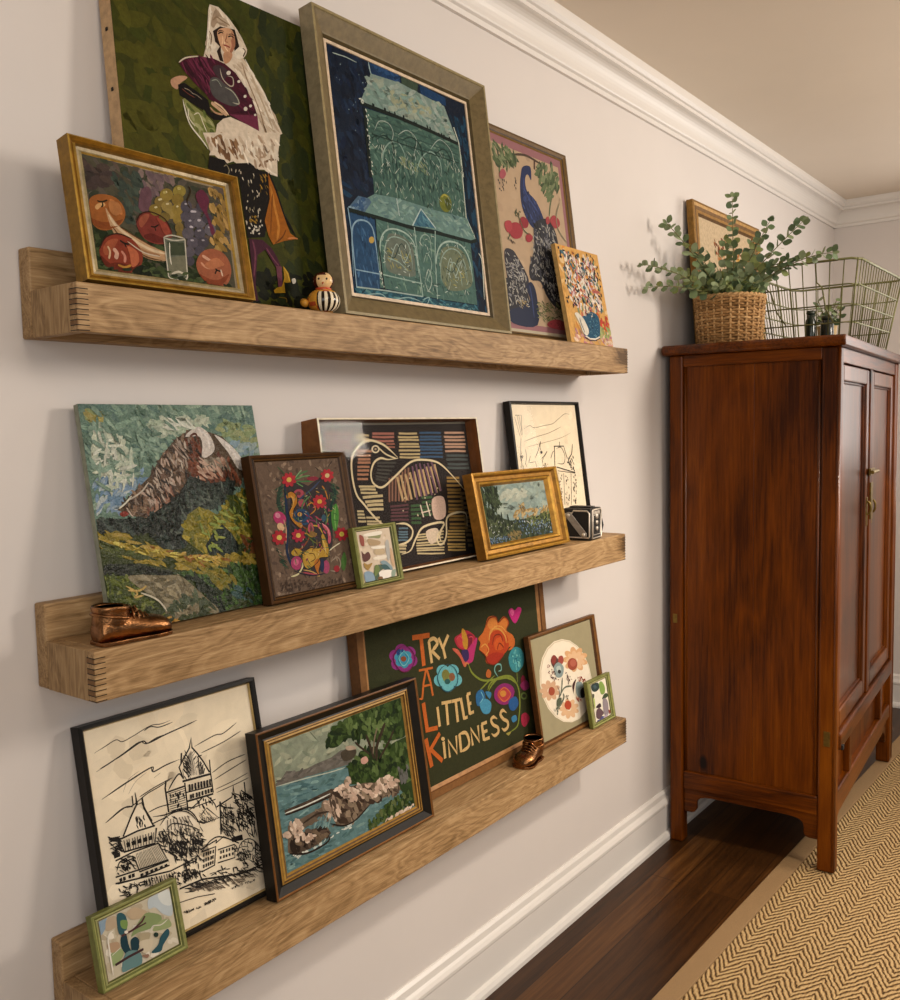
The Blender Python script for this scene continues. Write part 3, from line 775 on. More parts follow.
D #958a6c,#7a7056,#a0967a,#6a624a 82 64 21 36 50 132,773 381,802 484,886 561,980 514,1010 307,986 279,903 210,841
D #4f5a40,#434e38 25 56 24 36 60 457,887 554,946 519,984 421,936 298,969 297,906
S #d8d0b8 8 167,845 217,868 260,900 289,946
S #c8a860 9 97,804 149,842 134,860 182,857
S #c8a860 9 105,825 163,834 202,819
D #b98a30,#a0702a 12 50 17 37 30 261,962 357,994 340,1018 278,1007
D #3a4420,#2f3a1c 45 68 26 21 50 0,880 250,930 700,950 1000,930 1000,1000 0,1000
D #d8dccc,#c6ceb8 24 92 14 139 60 68,113 246,241 209,375 89,388 50,285
D #dfe2d2 14 77 13 9 40 401,80 642,81 608,109 405,128
D #7f9a88,#64806f,#8aa492 50 83 21 42 60 -6,22 571,19 301,275 19,464
D #d2d6c4,#bcc8b4 18 81 14 139 60 68,113 246,241 209,375 89,388 50,285
S #e0dcc8 8 122,467 161,444 196,416
D #d0c060,#b8a040 26 42 10 25 40 19,594 243,659 567,739 850,778 565,750 250,691
D #8a9a4a,#a0a850 30 55 13 42 50 496,545 662,549 888,451 848,645 599,721
D #10160f,#161e16 40 48 12 89 40 22,509 255,530 499,393 484,610 343,659 256,587''',
'amate': '''
P #6c5849 0,0 1000,0 1000,1000 0,1000
D #7c6857,#5e4b3e,#8a7663,#6c5849,#947e6a,#54443a 300 50 24 44 90 0,0 1000,0 1000,1000 0,1000
D #4c3c32,#3f322a 60 40 5 64 90 0,0 1000,0 1000,1000 0,1000
P #3a3436 278,194 401,142 572,204 736,144 874,206 898,374 808,505 764,678 686,766 525,895 289,847 221,716 234,497
D #453a3e,#2e2a30,#4c3e48,#3f3838 60 52 21 50 60 325,204 569,217 864,247 876,372 725,702 511,867 294,828 248,525
S #2c3f33 38 267,181 222,237 190,313 214,379 243,420
D #33503c,#22382c,#48644a 40 46 6 153 20 192,183 292,176 253,421 162,388
S #1f2f4a 25 297,173 278,318 267,461 220,600 201,701 240,803 302,836
S #1f3a34 27 885,207 897,290 818,382 772,474 762,624
D #33503c,#22382c,#48644a 36 46 7 38 20 852,205 963,211 902,360 825,355
D #33503c,#22382c 30 42 6 41 20 77,625 160,723 174,827 110,769
S #4a7a4a 11 420,149 502,106 597,86
S #6a9a60 9 441,144 528,128 613,125
S #4a7a4a 11 427,163 518,167 644,170
S #8ab080 8 427,136 483,99 520,78
S #6a9a60 9 434,172 490,199 508,207
S #3a5a3c 9 328,112 278,70 242,40
S #3a3028 8 729,89 693,60
S #3a3028 8 855,67 922,21
B #8a3040 566,143 674,134 712,157 623,169
E #a84a58 445,257 61,4 -8,34
E #6a3a3c 438,256 28,2 -4,16
E #a84a58 457,333 41,3 -8,31
S #3f4a66 13 730,171 607,233 491,279 420,315
S #4a2f46 16 522,321 561,418 631,477
B #b87a28 297,254 357,238 409,274 399,333 346,382 348,441 428,490 399,525 321,472 294,398 350,336 346,284 295,287
B #d09a48 339,270 376,285 365,331 324,374 338,336 357,304
E #2b4a6c 425,429 94,7 -13,54
E #1d3450 425,429 61,5 -9,35
E #c08a3a 415,418 28,2 -4,17
E #2a1a14 415,418 12,1 -2,8
S #2b4a6c 18 502,400 523,442 490,492 417,493
S #7a3a5a 14 506,467 586,487 638,531
S #8a4a2a 12 395,498 501,573 394,669 308,687
S #6a7030 10 493,519 460,570 508,627 563,659
S #c8a03c 12 546,517 617,530 656,587
E #c0586a 521,535 35,3 -11,44
E #8a3448 519,540 16,1 -6,23
S #c0586a 32 673,521 727,566 734,621 714,674
S #e0909c 9 665,509 724,552 738,615
S #b87a34 13 741,213 773,256 788,325
E #b23a6a 176,428 57,-24 42,45
E #d88aa0 158,407 23,-10 18,19
E #d8b48c 172,495 35,-12 22,29
S #c89a7a 11 218,444 228,523 200,624
B #bc9438 371,719 472,687 597,696 629,611 665,595 696,685 689,773 578,770 531,803 414,840 366,797
B #c8a44c 401,722 489,705 564,739 510,787 426,791
S #6a4a18 8 442,727 503,733 513,774 446,793
S #6a4a18 8 629,611 630,692 676,765
S #e0c070 9 637,619 654,681 658,749
B #b89434 247,693 312,671 375,704 329,728 260,721
B #b8702c 497,799 545,775 569,807 531,869 535,912 502,859
E #a8406a 289,782 67,7 -12,51
E #d06a8a 283,775 31,3 -6,25
E #a8486c 632,851 42,5 -13,52
E #2a3452 587,835 25,3 -13,52
B #4c8a3a 804,436 878,365 901,415 884,497 826,582 792,544
S #8ab868 8 873,386 841,466 827,561
S #35602e 7 826,437 877,455
S #35602e 7 812,491 873,504
B #4a7034 819,848 887,759 903,830 849,906
S #d8cfa0 13 202,876 284,866 346,821 362,784
S #e0d8b8 9 695,733 767,706 858,681
S #c8a060 9 351,842 448,866 535,912 464,888
S #a84a58 12 347,861 464,888 523,901
S #2a2434 9 242,835 344,873 482,900 609,898
S #9a8a78 12 694,821 790,790 819,848 762,896 677,886
E #a03038 760,880 37,4 -7,26
D #3f5a44,#2c4438,#5a7a50 50 58 9 62 70 214,171 558,176 896,207 789,708 511,867 225,782
D #8a6a3a,#a8803c,#6a4a2a 34 47 9 39 80 330,269 842,246 725,702 279,723
D #9a3a5a,#c05a70,#7a2f4a 18 34 16 62 80 340,309 813,272 725,702 362,797
D #c8b48a,#d8c8a0 30 29 5 62 80 306,202 893,221 754,759 225,782
S #b87a34 11 512,361 580,339 609,394 537,429
S #5a7a50 12 573,284 478,332 444,383
S #5a7a50 12 718,389 743,459 705,523
S #b89434 10 460,570 515,601 583,580
S #a84a58 12 596,447 652,479 701,455
E #8a6a3a 530,582 40,14 -16,19
E #3a5a6a 697,469 30,2 -7,29
S #1d1a20 5 371,719 473,685 598,692 635,612
S #1d1a20 5 665,595 703,686 693,773 577,773 531,805 413,842 362,800 371,719
S #1d1a20 5 297,254 358,236 413,275 403,333 350,382 352,442 432,490
S #1d1a20 5 398,527 321,472 290,398 346,336 342,283
E #b3303a 398,158 32,9 -11,14
E #b3303a 367,177 11,21 -23,6
E #b3303a 326,178 -16,21 -21,-6
E #b3303a 299,159 -33,9 -8,-14
E #b3303a 302,133 -31,-8 10,-14
E #b3303a 332,114 -11,-21 22,-6
E #b3303a 373,113 16,-22 21,6
E #b3303a 400,132 34,-9 8,14
E #d8b45a 350,146 29,1 -5,19
E #b8343c 874,147 32,8 -11,14
E #b8343c 843,165 11,20 -22,6
E #b8343c 803,165 -16,20 -21,-5
E #b8343c 776,148 -33,9 -8,-13
E #b8343c 779,123 -31,-8 10,-14
E #b8343c 809,105 -11,-20 22,-6
E #b8343c 850,104 16,-20 21,5
E #b8343c 877,121 34,-9 8,13
E #dcc48c 826,135 29,1 -5,18
E #b3303a 726,349 33,9 -11,14
E #b3303a 695,367 12,21 -23,6
E #b3303a 653,367 -16,21 -21,-6
E #b3303a 626,348 -34,8 -8,-14
E #b3303a 629,322 -32,-9 11,-14
E #b3303a 660,304 -12,-21 23,-6
E #b3303a 701,304 16,-21 22,6
E #b3303a 729,323 35,-9 8,14
E #d8a848 677,336 29,2 -5,18
E #a82a34 182,587 32,10 -11,14
E #a82a34 151,605 11,22 -23,5
E #a82a34 110,604 -16,21 -21,-7
E #a82a34 84,584 -33,8 -8,-15
E #a82a34 86,558 -31,-10 10,-14
E #a82a34 117,540 -11,-22 22,-5
E #a82a34 157,541 16,-21 21,7
E #a82a34 184,561 34,-8 8,15
E #d8c060 134,573 29,3 -5,19
E #a82a40 401,591 31,9 -10,13
E #a82a40 372,608 11,21 -21,5
E #a82a40 333,607 -15,20 -20,-6
E #a82a40 308,588 -32,7 -7,-14
E #a82a40 310,563 -30,-9 10,-13
E #a82a40 339,547 -11,-20 21,-5
E #a82a40 378,548 15,-20 20,6
E #a82a40 404,566 32,-7 7,14
E #d8b45a 355,577 28,3 -4,18
E #a02430 942,630 34,10 -11,14
E #a02430 909,647 12,22 -24,5
E #a02430 867,646 -16,21 -22,-7
E #a02430 838,626 -35,8 -8,-14
E #a02430 841,600 -33,-10 11,-14
E #a02430 873,583 -12,-22 24,-5
E #a02430 916,584 17,-21 23,7
E #a02430 945,603 36,-8 8,15
E #c8b850 891,615 31,3 -5,19
D #4a3a30 70 38 9 102 40 65,878 536,936 792,954 818,1026 60,979''',
'mola': '''
P #2a2422 0,0 1000,0 1000,1000 0,1000
P #7c7668 0,0 1000,0 1000,14 0,14
L #6c4640 13 74,59 151,62 229,64
L #6c4640 13 67,80 142,81 222,85
L #6c4640 13 68,106 142,110 219,111
L #6c4640 13 68,123 141,127 217,129
L #6c4640 13 60,147 137,149 215,154
L #6c4640 13 66,165 140,171 216,173
L #b49c70 14 244,82 286,83 325,85
L #b49c70 14 241,107 280,107 323,110
L #a0685a 16 348,73 414,75 484,77
L #a0685a 16 345,95 413,100 482,100
L #a0685a 16 346,123 413,127 476,128
L #94604f 12 425,147 455,149 480,149
L #94604f 12 420,169 449,169 478,172
L #b8a478 14 515,76 573,80 637,80
L #b8a478 14 507,102 575,106 642,106
L #b8a478 14 509,123 577,124 644,128
L #b8a478 14 510,151 577,153 640,157
L #b8a478 14 506,170 572,172 644,176
L #b8a478 14 500,196 573,199 643,203
L #b8a478 14 504,222 571,226 640,229
L #b8a478 14 500,243 568,250 638,252
L #3a5470 15 655,76 728,77 806,80
L #3a5470 15 654,104 726,106 806,109
L #3a5470 15 647,126 726,126 804,131
L #3a5470 15 649,151 723,155 803,157
L #3a5470 15 642,175 724,182 808,183
L #3a5470 15 644,197 720,200 801,205
L #3a5470 15 641,222 718,225 800,231
L #3a5470 15 635,249 717,252 798,259
L #b08c74 16 833,80 905,82 983,84
L #b08c74 16 824,110 901,115 982,115
L #b08c74 16 829,135 904,139 983,141
L #b08c74 16 823,165 899,168 983,172
L #b08c74 16 824,187 897,189 976,194
L #b08c74 16 820,218 896,219 976,226
L #49504e 18 826,251 905,255 988,261
L #49504e 18 821,281 899,282 982,291
L #49504e 18 826,314 902,322 983,325
L #49504e 18 818,342 903,350 986,355
L #a8785c 16 244,189 285,188 330,193
L #a8785c 16 241,215 278,220 321,220
L #a8785c 16 241,242 279,244 315,246
L #a8785c 16 237,263 274,266 313,268
L #a8785c 15 232,292 268,293 303,297
L #a8785c 15 230,316 266,318 299,321
L #a8785c 15 226,341 257,345 292,346
L #a8785c 15 223,371 251,374 285,377
L #c0ae84 14 225,421 272,426 323,431
L #c0ae84 14 231,442 274,444 323,452
L #c0ae84 14 232,463 283,471 331,474
L #c0ae84 18 240,496 299,496 361,498
L #c0ae84 18 251,527 303,528 359,532
L #c0ae84 18 260,551 307,552 356,558
L #c0ae84 18 268,579 313,583 355,588
L #bfae86 13 197,582 215,584 235,587
L #bfae86 13 196,603 216,605 237,609
L #bfae86 13 196,624 218,627 240,631
L #bfae86 13 196,648 221,653 242,655
L #bfae86 13 245,630 286,637 325,642
L #bfae86 13 246,656 290,663 332,669
L #bfae86 13 245,674 291,682 342,689
L #4a4842 13 351,273 413,276 471,282
L #4a4842 13 352,294 405,301 456,305
L #4a4842 13 348,320 394,324 436,333
L #4a4842 13 341,340 379,349 421,355
L #4a4842 13 335,362 372,373 408,380
L #4a4842 13 333,380 365,391 397,399
L #86604f 18 417,382 406,464 397,546
L #86604f 18 437,373 426,459 416,542
L #86604f 18 458,364 448,456 436,546
L #86604f 18 482,352 468,447 458,547
L #86604f 18 505,344 492,450 479,554
L #86604f 19 526,325 512,442 497,560
L #86604f 19 548,320 532,437 519,551
L #b89a70 22 466,378 474,461 484,548
L #b89a70 22 491,368 499,456 510,547
L #b89a70 22 522,364 534,455 541,545
L #b89a70 22 552,354 564,444 571,533
L #b89a70 22 581,350 590,441 600,529
L #b89a70 23 614,339 622,436 634,531
L #b89a70 23 642,339 650,427 661,520
L #b89a70 23 669,323 680,423 688,517
L #b89a70 23 700,325 709,422 720,518
L #b89a70 23 729,308 738,406 749,507
L #6d5060 19 575,311 575,431 578,551
L #6d5060 19 600,300 608,418 610,537
L #6d5060 19 626,295 637,412 645,534
L #6d5060 20 656,303 672,415 683,530
L #6d5060 20 682,297 700,409 717,520
L #6d5060 20 708,286 732,398 751,507
L #5e3e42 14 398,577 456,579 516,579
L #5e3e42 14 399,601 457,604 515,606
L #5e3e42 14 399,621 451,627 509,629
L #5e3e42 14 392,643 449,649 505,655
L #5e3e42 14 390,668 445,673 505,684
L #3f5a3a 18 530,591 566,591 599,593
L #3f5a3a 18 526,617 557,619 594,621
L #3f5a3a 18 526,647 558,649 592,652
L #3f5a3a 18 523,678 558,680 588,686
L #3f5a3a 18 519,706 553,712 585,715
L #3f5a3a 18 608,542 647,544 683,543
L #3f5a3a 18 606,576 642,574 680,577
L #3f5a3a 18 602,604 637,606 676,606
L #3f5a3a 18 600,630 637,631 669,632
L #3f5a3a 18 595,663 633,666 666,666
B #ccae9c 679,561 763,555 758,694 680,702
L #d8c8b4 13 594,591 605,680
L #d8c8b4 13 637,572 652,679
L #d8c8b4 9 594,647 657,639
L #94743e 17 804,415 850,421 897,424
L #94743e 17 802,441 848,446 896,450
L #94743e 17 796,472 843,477 898,483
L #94743e 17 796,502 849,510 899,513
L #94743e 17 796,527 844,531 899,538
L #94743e 17 790,555 848,561 901,568
L #94743e 17 792,588 850,596 905,602
L #94743e 17 790,617 844,625 901,631
L #94743e 17 789,645 848,653 904,660
L #94743e 17 782,666 842,673 908,684
L #94743e 17 785,698 844,707 905,715
L #94743e 17 781,724 842,731 904,743
L #94743e 17 781,757 843,766 909,776
L #94743e 17 775,782 841,794 912,804
L #6a5a3e 21 886,542 916,543 950,549
L #6a5a3e 21 885,579 915,580 949,587
L #6a5a3e 21 886,615 916,618 947,623
L #6a5a3e 21 887,652 915,652 944,659
L #6a5a3e 21 889,689 916,691 944,697
L #6a5a3e 21 890,722 913,727 942,729
L #6a5a3e 21 892,754 919,757 940,761
L #6a5a3e 21 891,789 915,792 937,796
L #6a5a3e 21 893,823 915,823 935,830
L #6a5a3e 21 893,857 911,858 936,865
L #6a5a3e 21 896,898 918,902 934,905
L #6a5a3e 21 897,935 911,936 931,941
L #c0ae84 11 548,798 637,801 731,801
L #c0ae84 11 540,814 633,820 727,821
L #c0ae84 11 541,833 632,839 722,844
L #c0ae84 11 534,854 626,864 724,872
L #c0ae84 11 531,870 628,882 726,893
L #c0ae84 11 530,890 622,904 721,917
L #c0ae84 11 529,905 623,918 717,935
L #c0ae84 11 531,925 625,945 718,960
L #b89a5a 14 763,805 824,814 888,825
L #b89a5a 14 756,825 816,835 884,846
L #b89a5a 14 750,847 814,856 883,870
L #b89a5a 14 752,871 812,880 880,894
L #b89a5a 14 745,898 809,912 877,922
L #b89a5a 14 747,920 808,929 874,944
L #b89a5a 14 744,940 805,954 875,965
L #5e7480 12 432,733 462,736 492,742
L #5e7480 12 428,755 459,762 487,765
L #5e7480 12 426,772 453,779 486,782
L #5e7480 12 424,793 454,798 484,803
L #5e7480 12 419,813 450,816 481,824
L #bfae86 14 410,847 440,853 468,858
L #bfae86 14 406,867 433,872 461,878
L #bfae86 14 403,889 433,896 459,900
B #d0bca4 607,784 687,773 690,846 627,875
S #dac9a2 16 407,735 323,677 244,549 200,452 198,264 243,164 315,119 394,145 444,193 484,244
S #dac9a2 15 486,250 422,255 375,243 330,274 304,347 314,412 365,440 451,375 564,283 657,272 760,303 849,406 927,523
S #dac9a2 11 376,175 413,218 477,253
E #e0d2b0 352,180 25,1 -3,27
E #2a2422 352,180 16,1 -2,18
E #b09a80 352,180 7,0 -1,8
S #dac9a2 15 418,699 482,709 518,753 507,806 466,838 415,841
S #dac9a2 16 428,911 488,896 535,819 597,747 739,740 683,829 685,886 720,884 748,823 766,711 829,681 909,695 908,791
S #dac9a2 13 738,748 698,831 703,868
D #d8c8a8 12 12 12 4 90 399,336 437,602 568,730 800,402''',
'greenA': '''
P #cdbba4 0,0 1000,0 1000,1000 0,1000
D #cdbba4,#d8c8b4,#bda98e 40 110 63 39 60 -2,-26 1015,8 981,1065 -4,1070
B #8c4a3e 71,61 176,120 161,279 79,278 53,187
B #5a3530 53,386 120,450 248,417 295,519 206,589 64,587
B #a8906e 285,164 494,202 654,252 614,313 394,313 293,277
B #b6a282 447,392 715,406 728,506 516,513 416,469
B #8a8c62 304,134 445,100 689,108 645,186 479,160
B #e4dccc 214,60 705,44 687,116 249,112
B #e4dccc 364,334 780,348 729,399 426,381
B #e0d6c4 386,546 757,542 715,611 398,596
B #a8a6a0 792,300 902,262 871,589 782,643
B #c0a080 911,428 973,485 971,799 888,723
B #4c5e4a 275,902 414,728 589,717 670,793 510,837 432,956 319,1021
B #7d9298 553,664 705,650 873,786 877,869 718,799
B #3c5a5c 557,746 710,733 849,882 743,901
B #e8e2d6 451,878 610,834 853,866 853,965 611,1030 556,1054
B #9c7c40 68,619 165,663 312,650 150,773 61,698
B #7f96a8 35,806 267,837 291,1033 52,1031
B #6a7a44 367,721 466,718 490,818 318,924
B #7a5a3a 408,953 531,954 539,1020 437,1038
B #8a9a8a 849,882 980,866 923,991 821,993''',
'gold': '''
P #8fa09a 0,0 1000,0 1000,1000 0,1000
D #93a49c,#9caca0,#8a9c94,#a2aea0,#98a89e 120 335 129 179 30 7,-21 1025,0 1023,526 192,538
D #b8bcaa,#b0b6a6 24 282 87 173 30 300,120 680,120 655,277 301,249
D #a88c58,#b89a64,#94784a,#c0a878 80 131 42 147 30 403,577 593,374 712,500 903,506 1037,445 1025,664 584,716
D #7a6440 14 88 21 57 30 545,392 634,407 662,518 546,524
P #3a4430 -28,348 230,570 370,648 687,656 1029,637 1049,1111 14,1091
D #2c3626,#3c4832,#222b1e,#4c563a,#566040 300 127 41 124 50 -21,374 230,570 368,661 687,656 1046,613 1037,1108 25,1081
D #2b3626,#3a4630,#222c1e,#465638 170 148 49 74 50 -5,-10 248,36 251,293 127,551 -43,519
D #48543a,#37432f 30 90 22 25 40 143,174 289,325 257,396 137,351
S #26301f 32 249,472 243,624 234,750
S #26301f 40 334,525 334,667 325,794
D #4a5c78,#6a7f98,#384a60,#8aa0b0 110 47 26 33 60 413,657 1064,727 1034,1052 459,927
D #4a5c78,#6a7f98,#8aa0b0,#384a60 80 39 22 35 60 15,880 330,899 303,1072 29,1057
D #d8d8cc,#c4ccc8 44 25 18 34 60 12,629 181,612 1055,780 1043,999 500,674 53,1038
D #7a6a44,#8a784c 44 90 25 26 40 254,831 475,826 487,1037 299,1097
D #6a7444,#7c8450 50 79 26 125 40 637,673 994,549 1007,771 661,811''',
'sketch': '''
P #e4d4b8 0,0 1000,0 1000,1000 0,1000
D #e6d7bc,#e0cfb2,#e4d4b8 40 90 60 21 60 0,0 1000,0 1000,1000 0,1000
S #8f8068 5 173,177 258,156 317,173 468,158 604,145 710,107 818,69 898,74
S #8f8068 5 152,272 319,243 530,215 734,170
S #9a8a70 4 159,317 324,299 514,280 713,256 882,220
L #4a4238 5 66,78 152,78 131,226
L #4a4238 4 55,91 99,235
L #4a4238 4 91,82 119,226
L #4a4238 4 117,82 134,199
S #3a342c 5 112,235 86,333 78,431 73,467
D #2a2620 16 21 7 84 40 77,333 120,334 99,468 56,466
S #3a342c 5 148,326 159,380 133,434 147,461
S #3a342c 4 167,435 215,382 187,427 277,426
S #3a342c 6 273,403 331,350 388,277 370,323 383,360
E #2a2620 380,360 18,1 -3,11
S #3a342c 6 372,406 413,389 469,354 411,398
S #3a342c 6 402,398 373,443
S #3a342c 5 277,426 285,467
L #2a2620 9 591,320 561,470
L #2a2620 8 581,319 737,322 773,421
S #3a342c 6 615,339 695,332 738,401 704,457 607,453
S #3a342c 6 512,411 551,366 572,357
S #2a2620 7 677,284 678,322
S #2a2620 10 793,422 852,385 885,308
D #2a2620 26 25 10 49 60 753,420 878,405 870,522 774,498
L #2a2620 8 591,481 876,537
L #3a342c 5 594,509 865,541
L #3a342c 5 686,533 646,778
L #3a342c 5 805,538 754,786
D #2a2620 22 17 8 84 30 608,529 657,531 622,757 574,754
D #2a2620 22 19 9 84 30 703,543 762,546 724,784 666,780
D #2a2620 26 19 9 83 30 832,549 883,552 846,783 788,770
D #3a342c 8 17 8 21 30 382,444 475,447 468,475 376,471''',
'chateau': '''
P #e6d8be 0,0 1000,0 1000,1000 0,1000
D #e8dac0,#e2d3b8,#e4d6bc 60 160 90 22 60 0,0 1000,0 1000,1000 0,1000
S #3a342e 4 39,102 99,88 161,74 193,90 250,82 359,59 422,65 478,62
S #2a2622 5 36,182 115,163 188,143 285,115 323,132 389,120 467,118
S #2a2622 5 43,304 132,283 227,262 323,243 340,264 441,250
S #2a2622 5 47,405 140,373 195,377 282,350 347,340 426,325
S #8f8270 2 158,306 196,261 262,239
S #8f8270 2 185,322 233,280 300,257
S #8f8270 2 335,292 380,279
S #3a342e 5 320,73 361,63 411,77 491,73
S #2a2622 6 57,174 181,147 300,116 335,132 442,118 581,105 639,98
S #2a2622 6 45,303 183,270 333,242 338,264 416,254 497,250
S #2a2622 6 44,406 152,373 199,382
S #2a2622 5 242,351 335,333 443,320
S #2a2622 5 278,431 343,426 421,434
S #3a342e 5 601,215 735,195 793,199 890,170
S #3a342e 5 636,255 785,240 911,216
S #3a342e 5 685,364 794,339 917,334
S #3a342e 5 693,398 816,378 919,362
S #3a342e 4 690,445 803,439 916,427
S #3a342e 4 694,462 829,457 917,451
B #eaddc6 530,259 573,218 609,248 660,346 669,370 519,349
L #1f1b18 8 504,340 490,285 524,252 566,216 589,170 584,216 609,248 641,299 669,357
D #2a2622 30 43 5 72 20 510,254 564,226 547,347 507,341
D #2a2622 12 30 4 138 15 584,231 648,333 617,345 589,275
L #1f1b18 9 516,224 504,273
L #1f1b18 6 605,268 636,266
L #1f1b18 7 680,299 675,356 673,456
L #1f1b18 9 403,322 391,354 391,465
S #1f1b18 7 407,369 447,334 485,314 506,345
L #1f1b18 10 497,353 673,366
L #1f1b18 8 509,362 504,489
L #1f1b18 8 392,375 506,377
L #1f1b18 6 507,408 673,424
L #1f1b18 9 506,449 672,461
D #1f1b18 18 19 9 88 10 409,390 496,394 494,471 411,451
L #1f1b18 7 400,473 507,478 545,491
S #1f1b18 6 503,494 563,476 623,457 670,508 677,542
L #1f1b18 5 532,487 681,490
D #1f1b18 16 22 7 83 20 551,462 662,474 668,518 557,505
S #1f1b18 6 298,457 374,470 454,469 516,498 549,544 562,580
B #eaddc6 350,493 425,481 501,504 545,564 489,567 359,546
D #2a2622 12 29 4 59 20 372,480 500,509 519,555 375,531
L #1f1b18 6 579,533 618,513 684,581 584,576 547,554
D #3a342e 14 39 4 50 20 566,529 623,525 655,577 571,572
L #1f1b18 8 706,508 682,659
L #1f1b18 7 680,527 787,510 805,462 802,525
D #1f1b18 40 40 5 67 40 711,520 793,555 765,686 693,642
D #1f1b18 80 47 7 77 40 804,504 922,528 909,732 777,701
D #1f1b18 40 41 6 34 40 804,504 907,523 903,686 798,675
L #1f1b18 8 881,463 878,515
L #1f1b18 6 851,496 917,548
B #eaddc6 124,490 216,392 235,393 291,494 154,490
L #1f1b18 8 124,490 180,420 219,378 220,325 224,380 250,378 270,438 296,501
L #1f1b18 6 202,334 200,378
L #1f1b18 9 254,359 257,405 289,474
L #1f1b18 8 111,496 204,491 303,498
D #1f1b18 14 28 7 88 20 191,424 250,442 265,496 194,474
L #1f1b18 8 99,497 118,556 289,573 308,510
L #1f1b18 18 143,522 145,533 144,542
L #1f1b18 18 171,525 173,535 172,543
L #1f1b18 18 205,527 208,536 206,546
L #1f1b18 18 238,530 240,539 239,550
L #1f1b18 18 268,533 269,542 268,552
D #1f1b18 26 36 8 36 20 56,468 118,488 107,552 58,555
L #1f1b18 5 52,476 107,485
L #1f1b18 5 53,506 103,507
P #1f1b18 60,546 95,548 94,567 62,566
L #1f1b18 7 66,577 164,571 307,579 347,672 183,665 169,611
S #1f1b18 6 64,623 88,589 134,600 162,648
D #1f1b18 10 22 9 69 40 94,586 146,604 139,640 93,624
L #1f1b18 7 54,644 167,654 348,668 350,693 172,690 60,674
L #1f1b18 13 77,656 79,663 79,671
L #1f1b18 13 99,657 97,663 99,673
L #1f1b18 13 126,659 128,669 126,674
L #1f1b18 14 147,660 146,668 146,676
L #1f1b18 7 49,670 351,720 486,715
D #1f1b18 70 28 6 52 60 63,690 363,728 449,768 387,806 61,736
D #2a2622 120 38 5 78 50 308,540 400,539 567,591 564,673 464,691 367,639
D #1f1b18 80 38 7 68 40 350,593 570,644 545,698 384,685
D #2a2622 40 34 5 55 40 314,511 391,586 363,658 301,577
L #1f1b18 6 541,686 650,675 640,688 694,674 785,735
L #1f1b18 7 545,698 637,703 613,783 530,786
L #1f1b18 8 560,708 557,715 556,724
L #1f1b18 8 576,709 572,718 572,725
L #1f1b18 8 588,710 586,716 584,726
L #1f1b18 8 603,711 600,720 599,726
L #1f1b18 8 621,713 617,718 616,728
L #1f1b18 8 554,733 553,739 550,749
L #1f1b18 8 568,733 566,740 565,749
L #1f1b18 8 582,734 581,744 578,750
L #1f1b18 8 600,735 599,744 596,751
L #1f1b18 8 613,736 610,742 609,751
L #1f1b18 8 547,758 548,766 544,773
L #1f1b18 8 564,758 563,766 560,773
L #1f1b18 8 578,758 577,768 574,774
L #1f1b18 8 593,759 590,767 589,774
L #1f1b18 8 607,760 604,767 603,774
L #1f1b18 6 647,722 756,731 746,792 635,780
L #1f1b18 9 664,731 665,739 661,745
L #1f1b18 9 681,732 680,739 678,747
L #1f1b18 9 702,735 702,742 699,749
L #1f1b18 9 720,737 719,743 717,750
L #1f1b18 10 740,739 741,746 737,753
L #1f1b18 10 659,756 657,761 656,768
L #1f1b18 10 678,757 679,763 675,770
L #1f1b18 10 696,760 695,767 694,772
L #1f1b18 10 718,762 714,766 716,774
L #1f1b18 10 738,764 737,769 735,776
S #1f1b18 6 545,698 608,667 666,665 746,706
P #1f1b18 741,694 815,702 816,729 744,716
S #1f1b18 5 758,790 799,740 861,738 912,788 923,846
D #2a2622 60 34 5 58 60 752,746 861,738 925,803 911,864 754,810
D #1f1b18 60 32 6 51 60 437,692 543,708 526,795 416,796
L #1f1b18 8 386,814 527,820 769,878 919,884
D #1f1b18 60 29 6 43 50 413,745 541,789 780,830 923,846 916,877 771,870 529,814 400,806
D #2a2622 110 43 5 36 20 412,815 546,833 919,888 912,919 650,880 432,848
D #6a5e50 70 39 4 36 20 422,834 708,885 907,917 760,919 536,881
L #3a342e 4 374,872 480,885 587,909
D #1f1b18 34 8 5 78 40 389,919 492,928 494,939 392,930
D #1f1b18 28 9 6 78 40 515,928 591,928 592,938 518,940
D #1f1b18 22 8 4 77 40 698,918 767,924 767,932 699,927
D #1f1b18 18 8 4 77 40 786,926 850,932 851,941 787,935
L #1f1b18 4 123,506 125,530 123,555
L #1f1b18 4 139,508 140,531 139,554
L #1f1b18 4 151,508 150,530 150,555
L #1f1b18 4 169,512 170,536 167,559
L #1f1b18 4 182,511 184,535 180,559
L #1f1b18 4 197,513 194,538 194,561
L #1f1b18 4 212,514 212,540 209,560
L #1f1b18 4 228,516 226,539 224,561
L #1f1b18 4 243,517 242,542 239,564
L #1f1b18 4 260,519 257,542 255,565
L #1f1b18 4 276,520 276,545 271,566
L #1f1b18 4 289,524 285,544 284,566
L #2a2622 2 177,582 183,622 191,660
L #2a2622 2 184,582 193,624 199,661
L #2a2622 2 193,584 199,622 209,661
L #2a2622 2 199,582 207,622 217,662
L #2a2622 2 206,583 216,625 226,663
L #2a2622 2 215,586 223,625 235,661
L #2a2622 2 220,582 232,622 242,663
L #2a2622 2 228,583 239,621 251,661
L #2a2622 2 236,585 248,623 259,661
L #2a2622 2 242,581 257,624 269,664
L #2a2622 2 249,585 265,625 276,664
L #2a2622 2 256,583 270,624 284,662
L #2a2622 2 264,582 280,623 295,665
L #2a2622 2 271,584 287,622 302,662
L #2a2622 2 278,582 293,620 311,663
L #2a2622 2 285,581 303,625 321,666
L #2a2622 2 294,584 312,625 328,662
L #2a2622 2 301,583 322,625 338,666
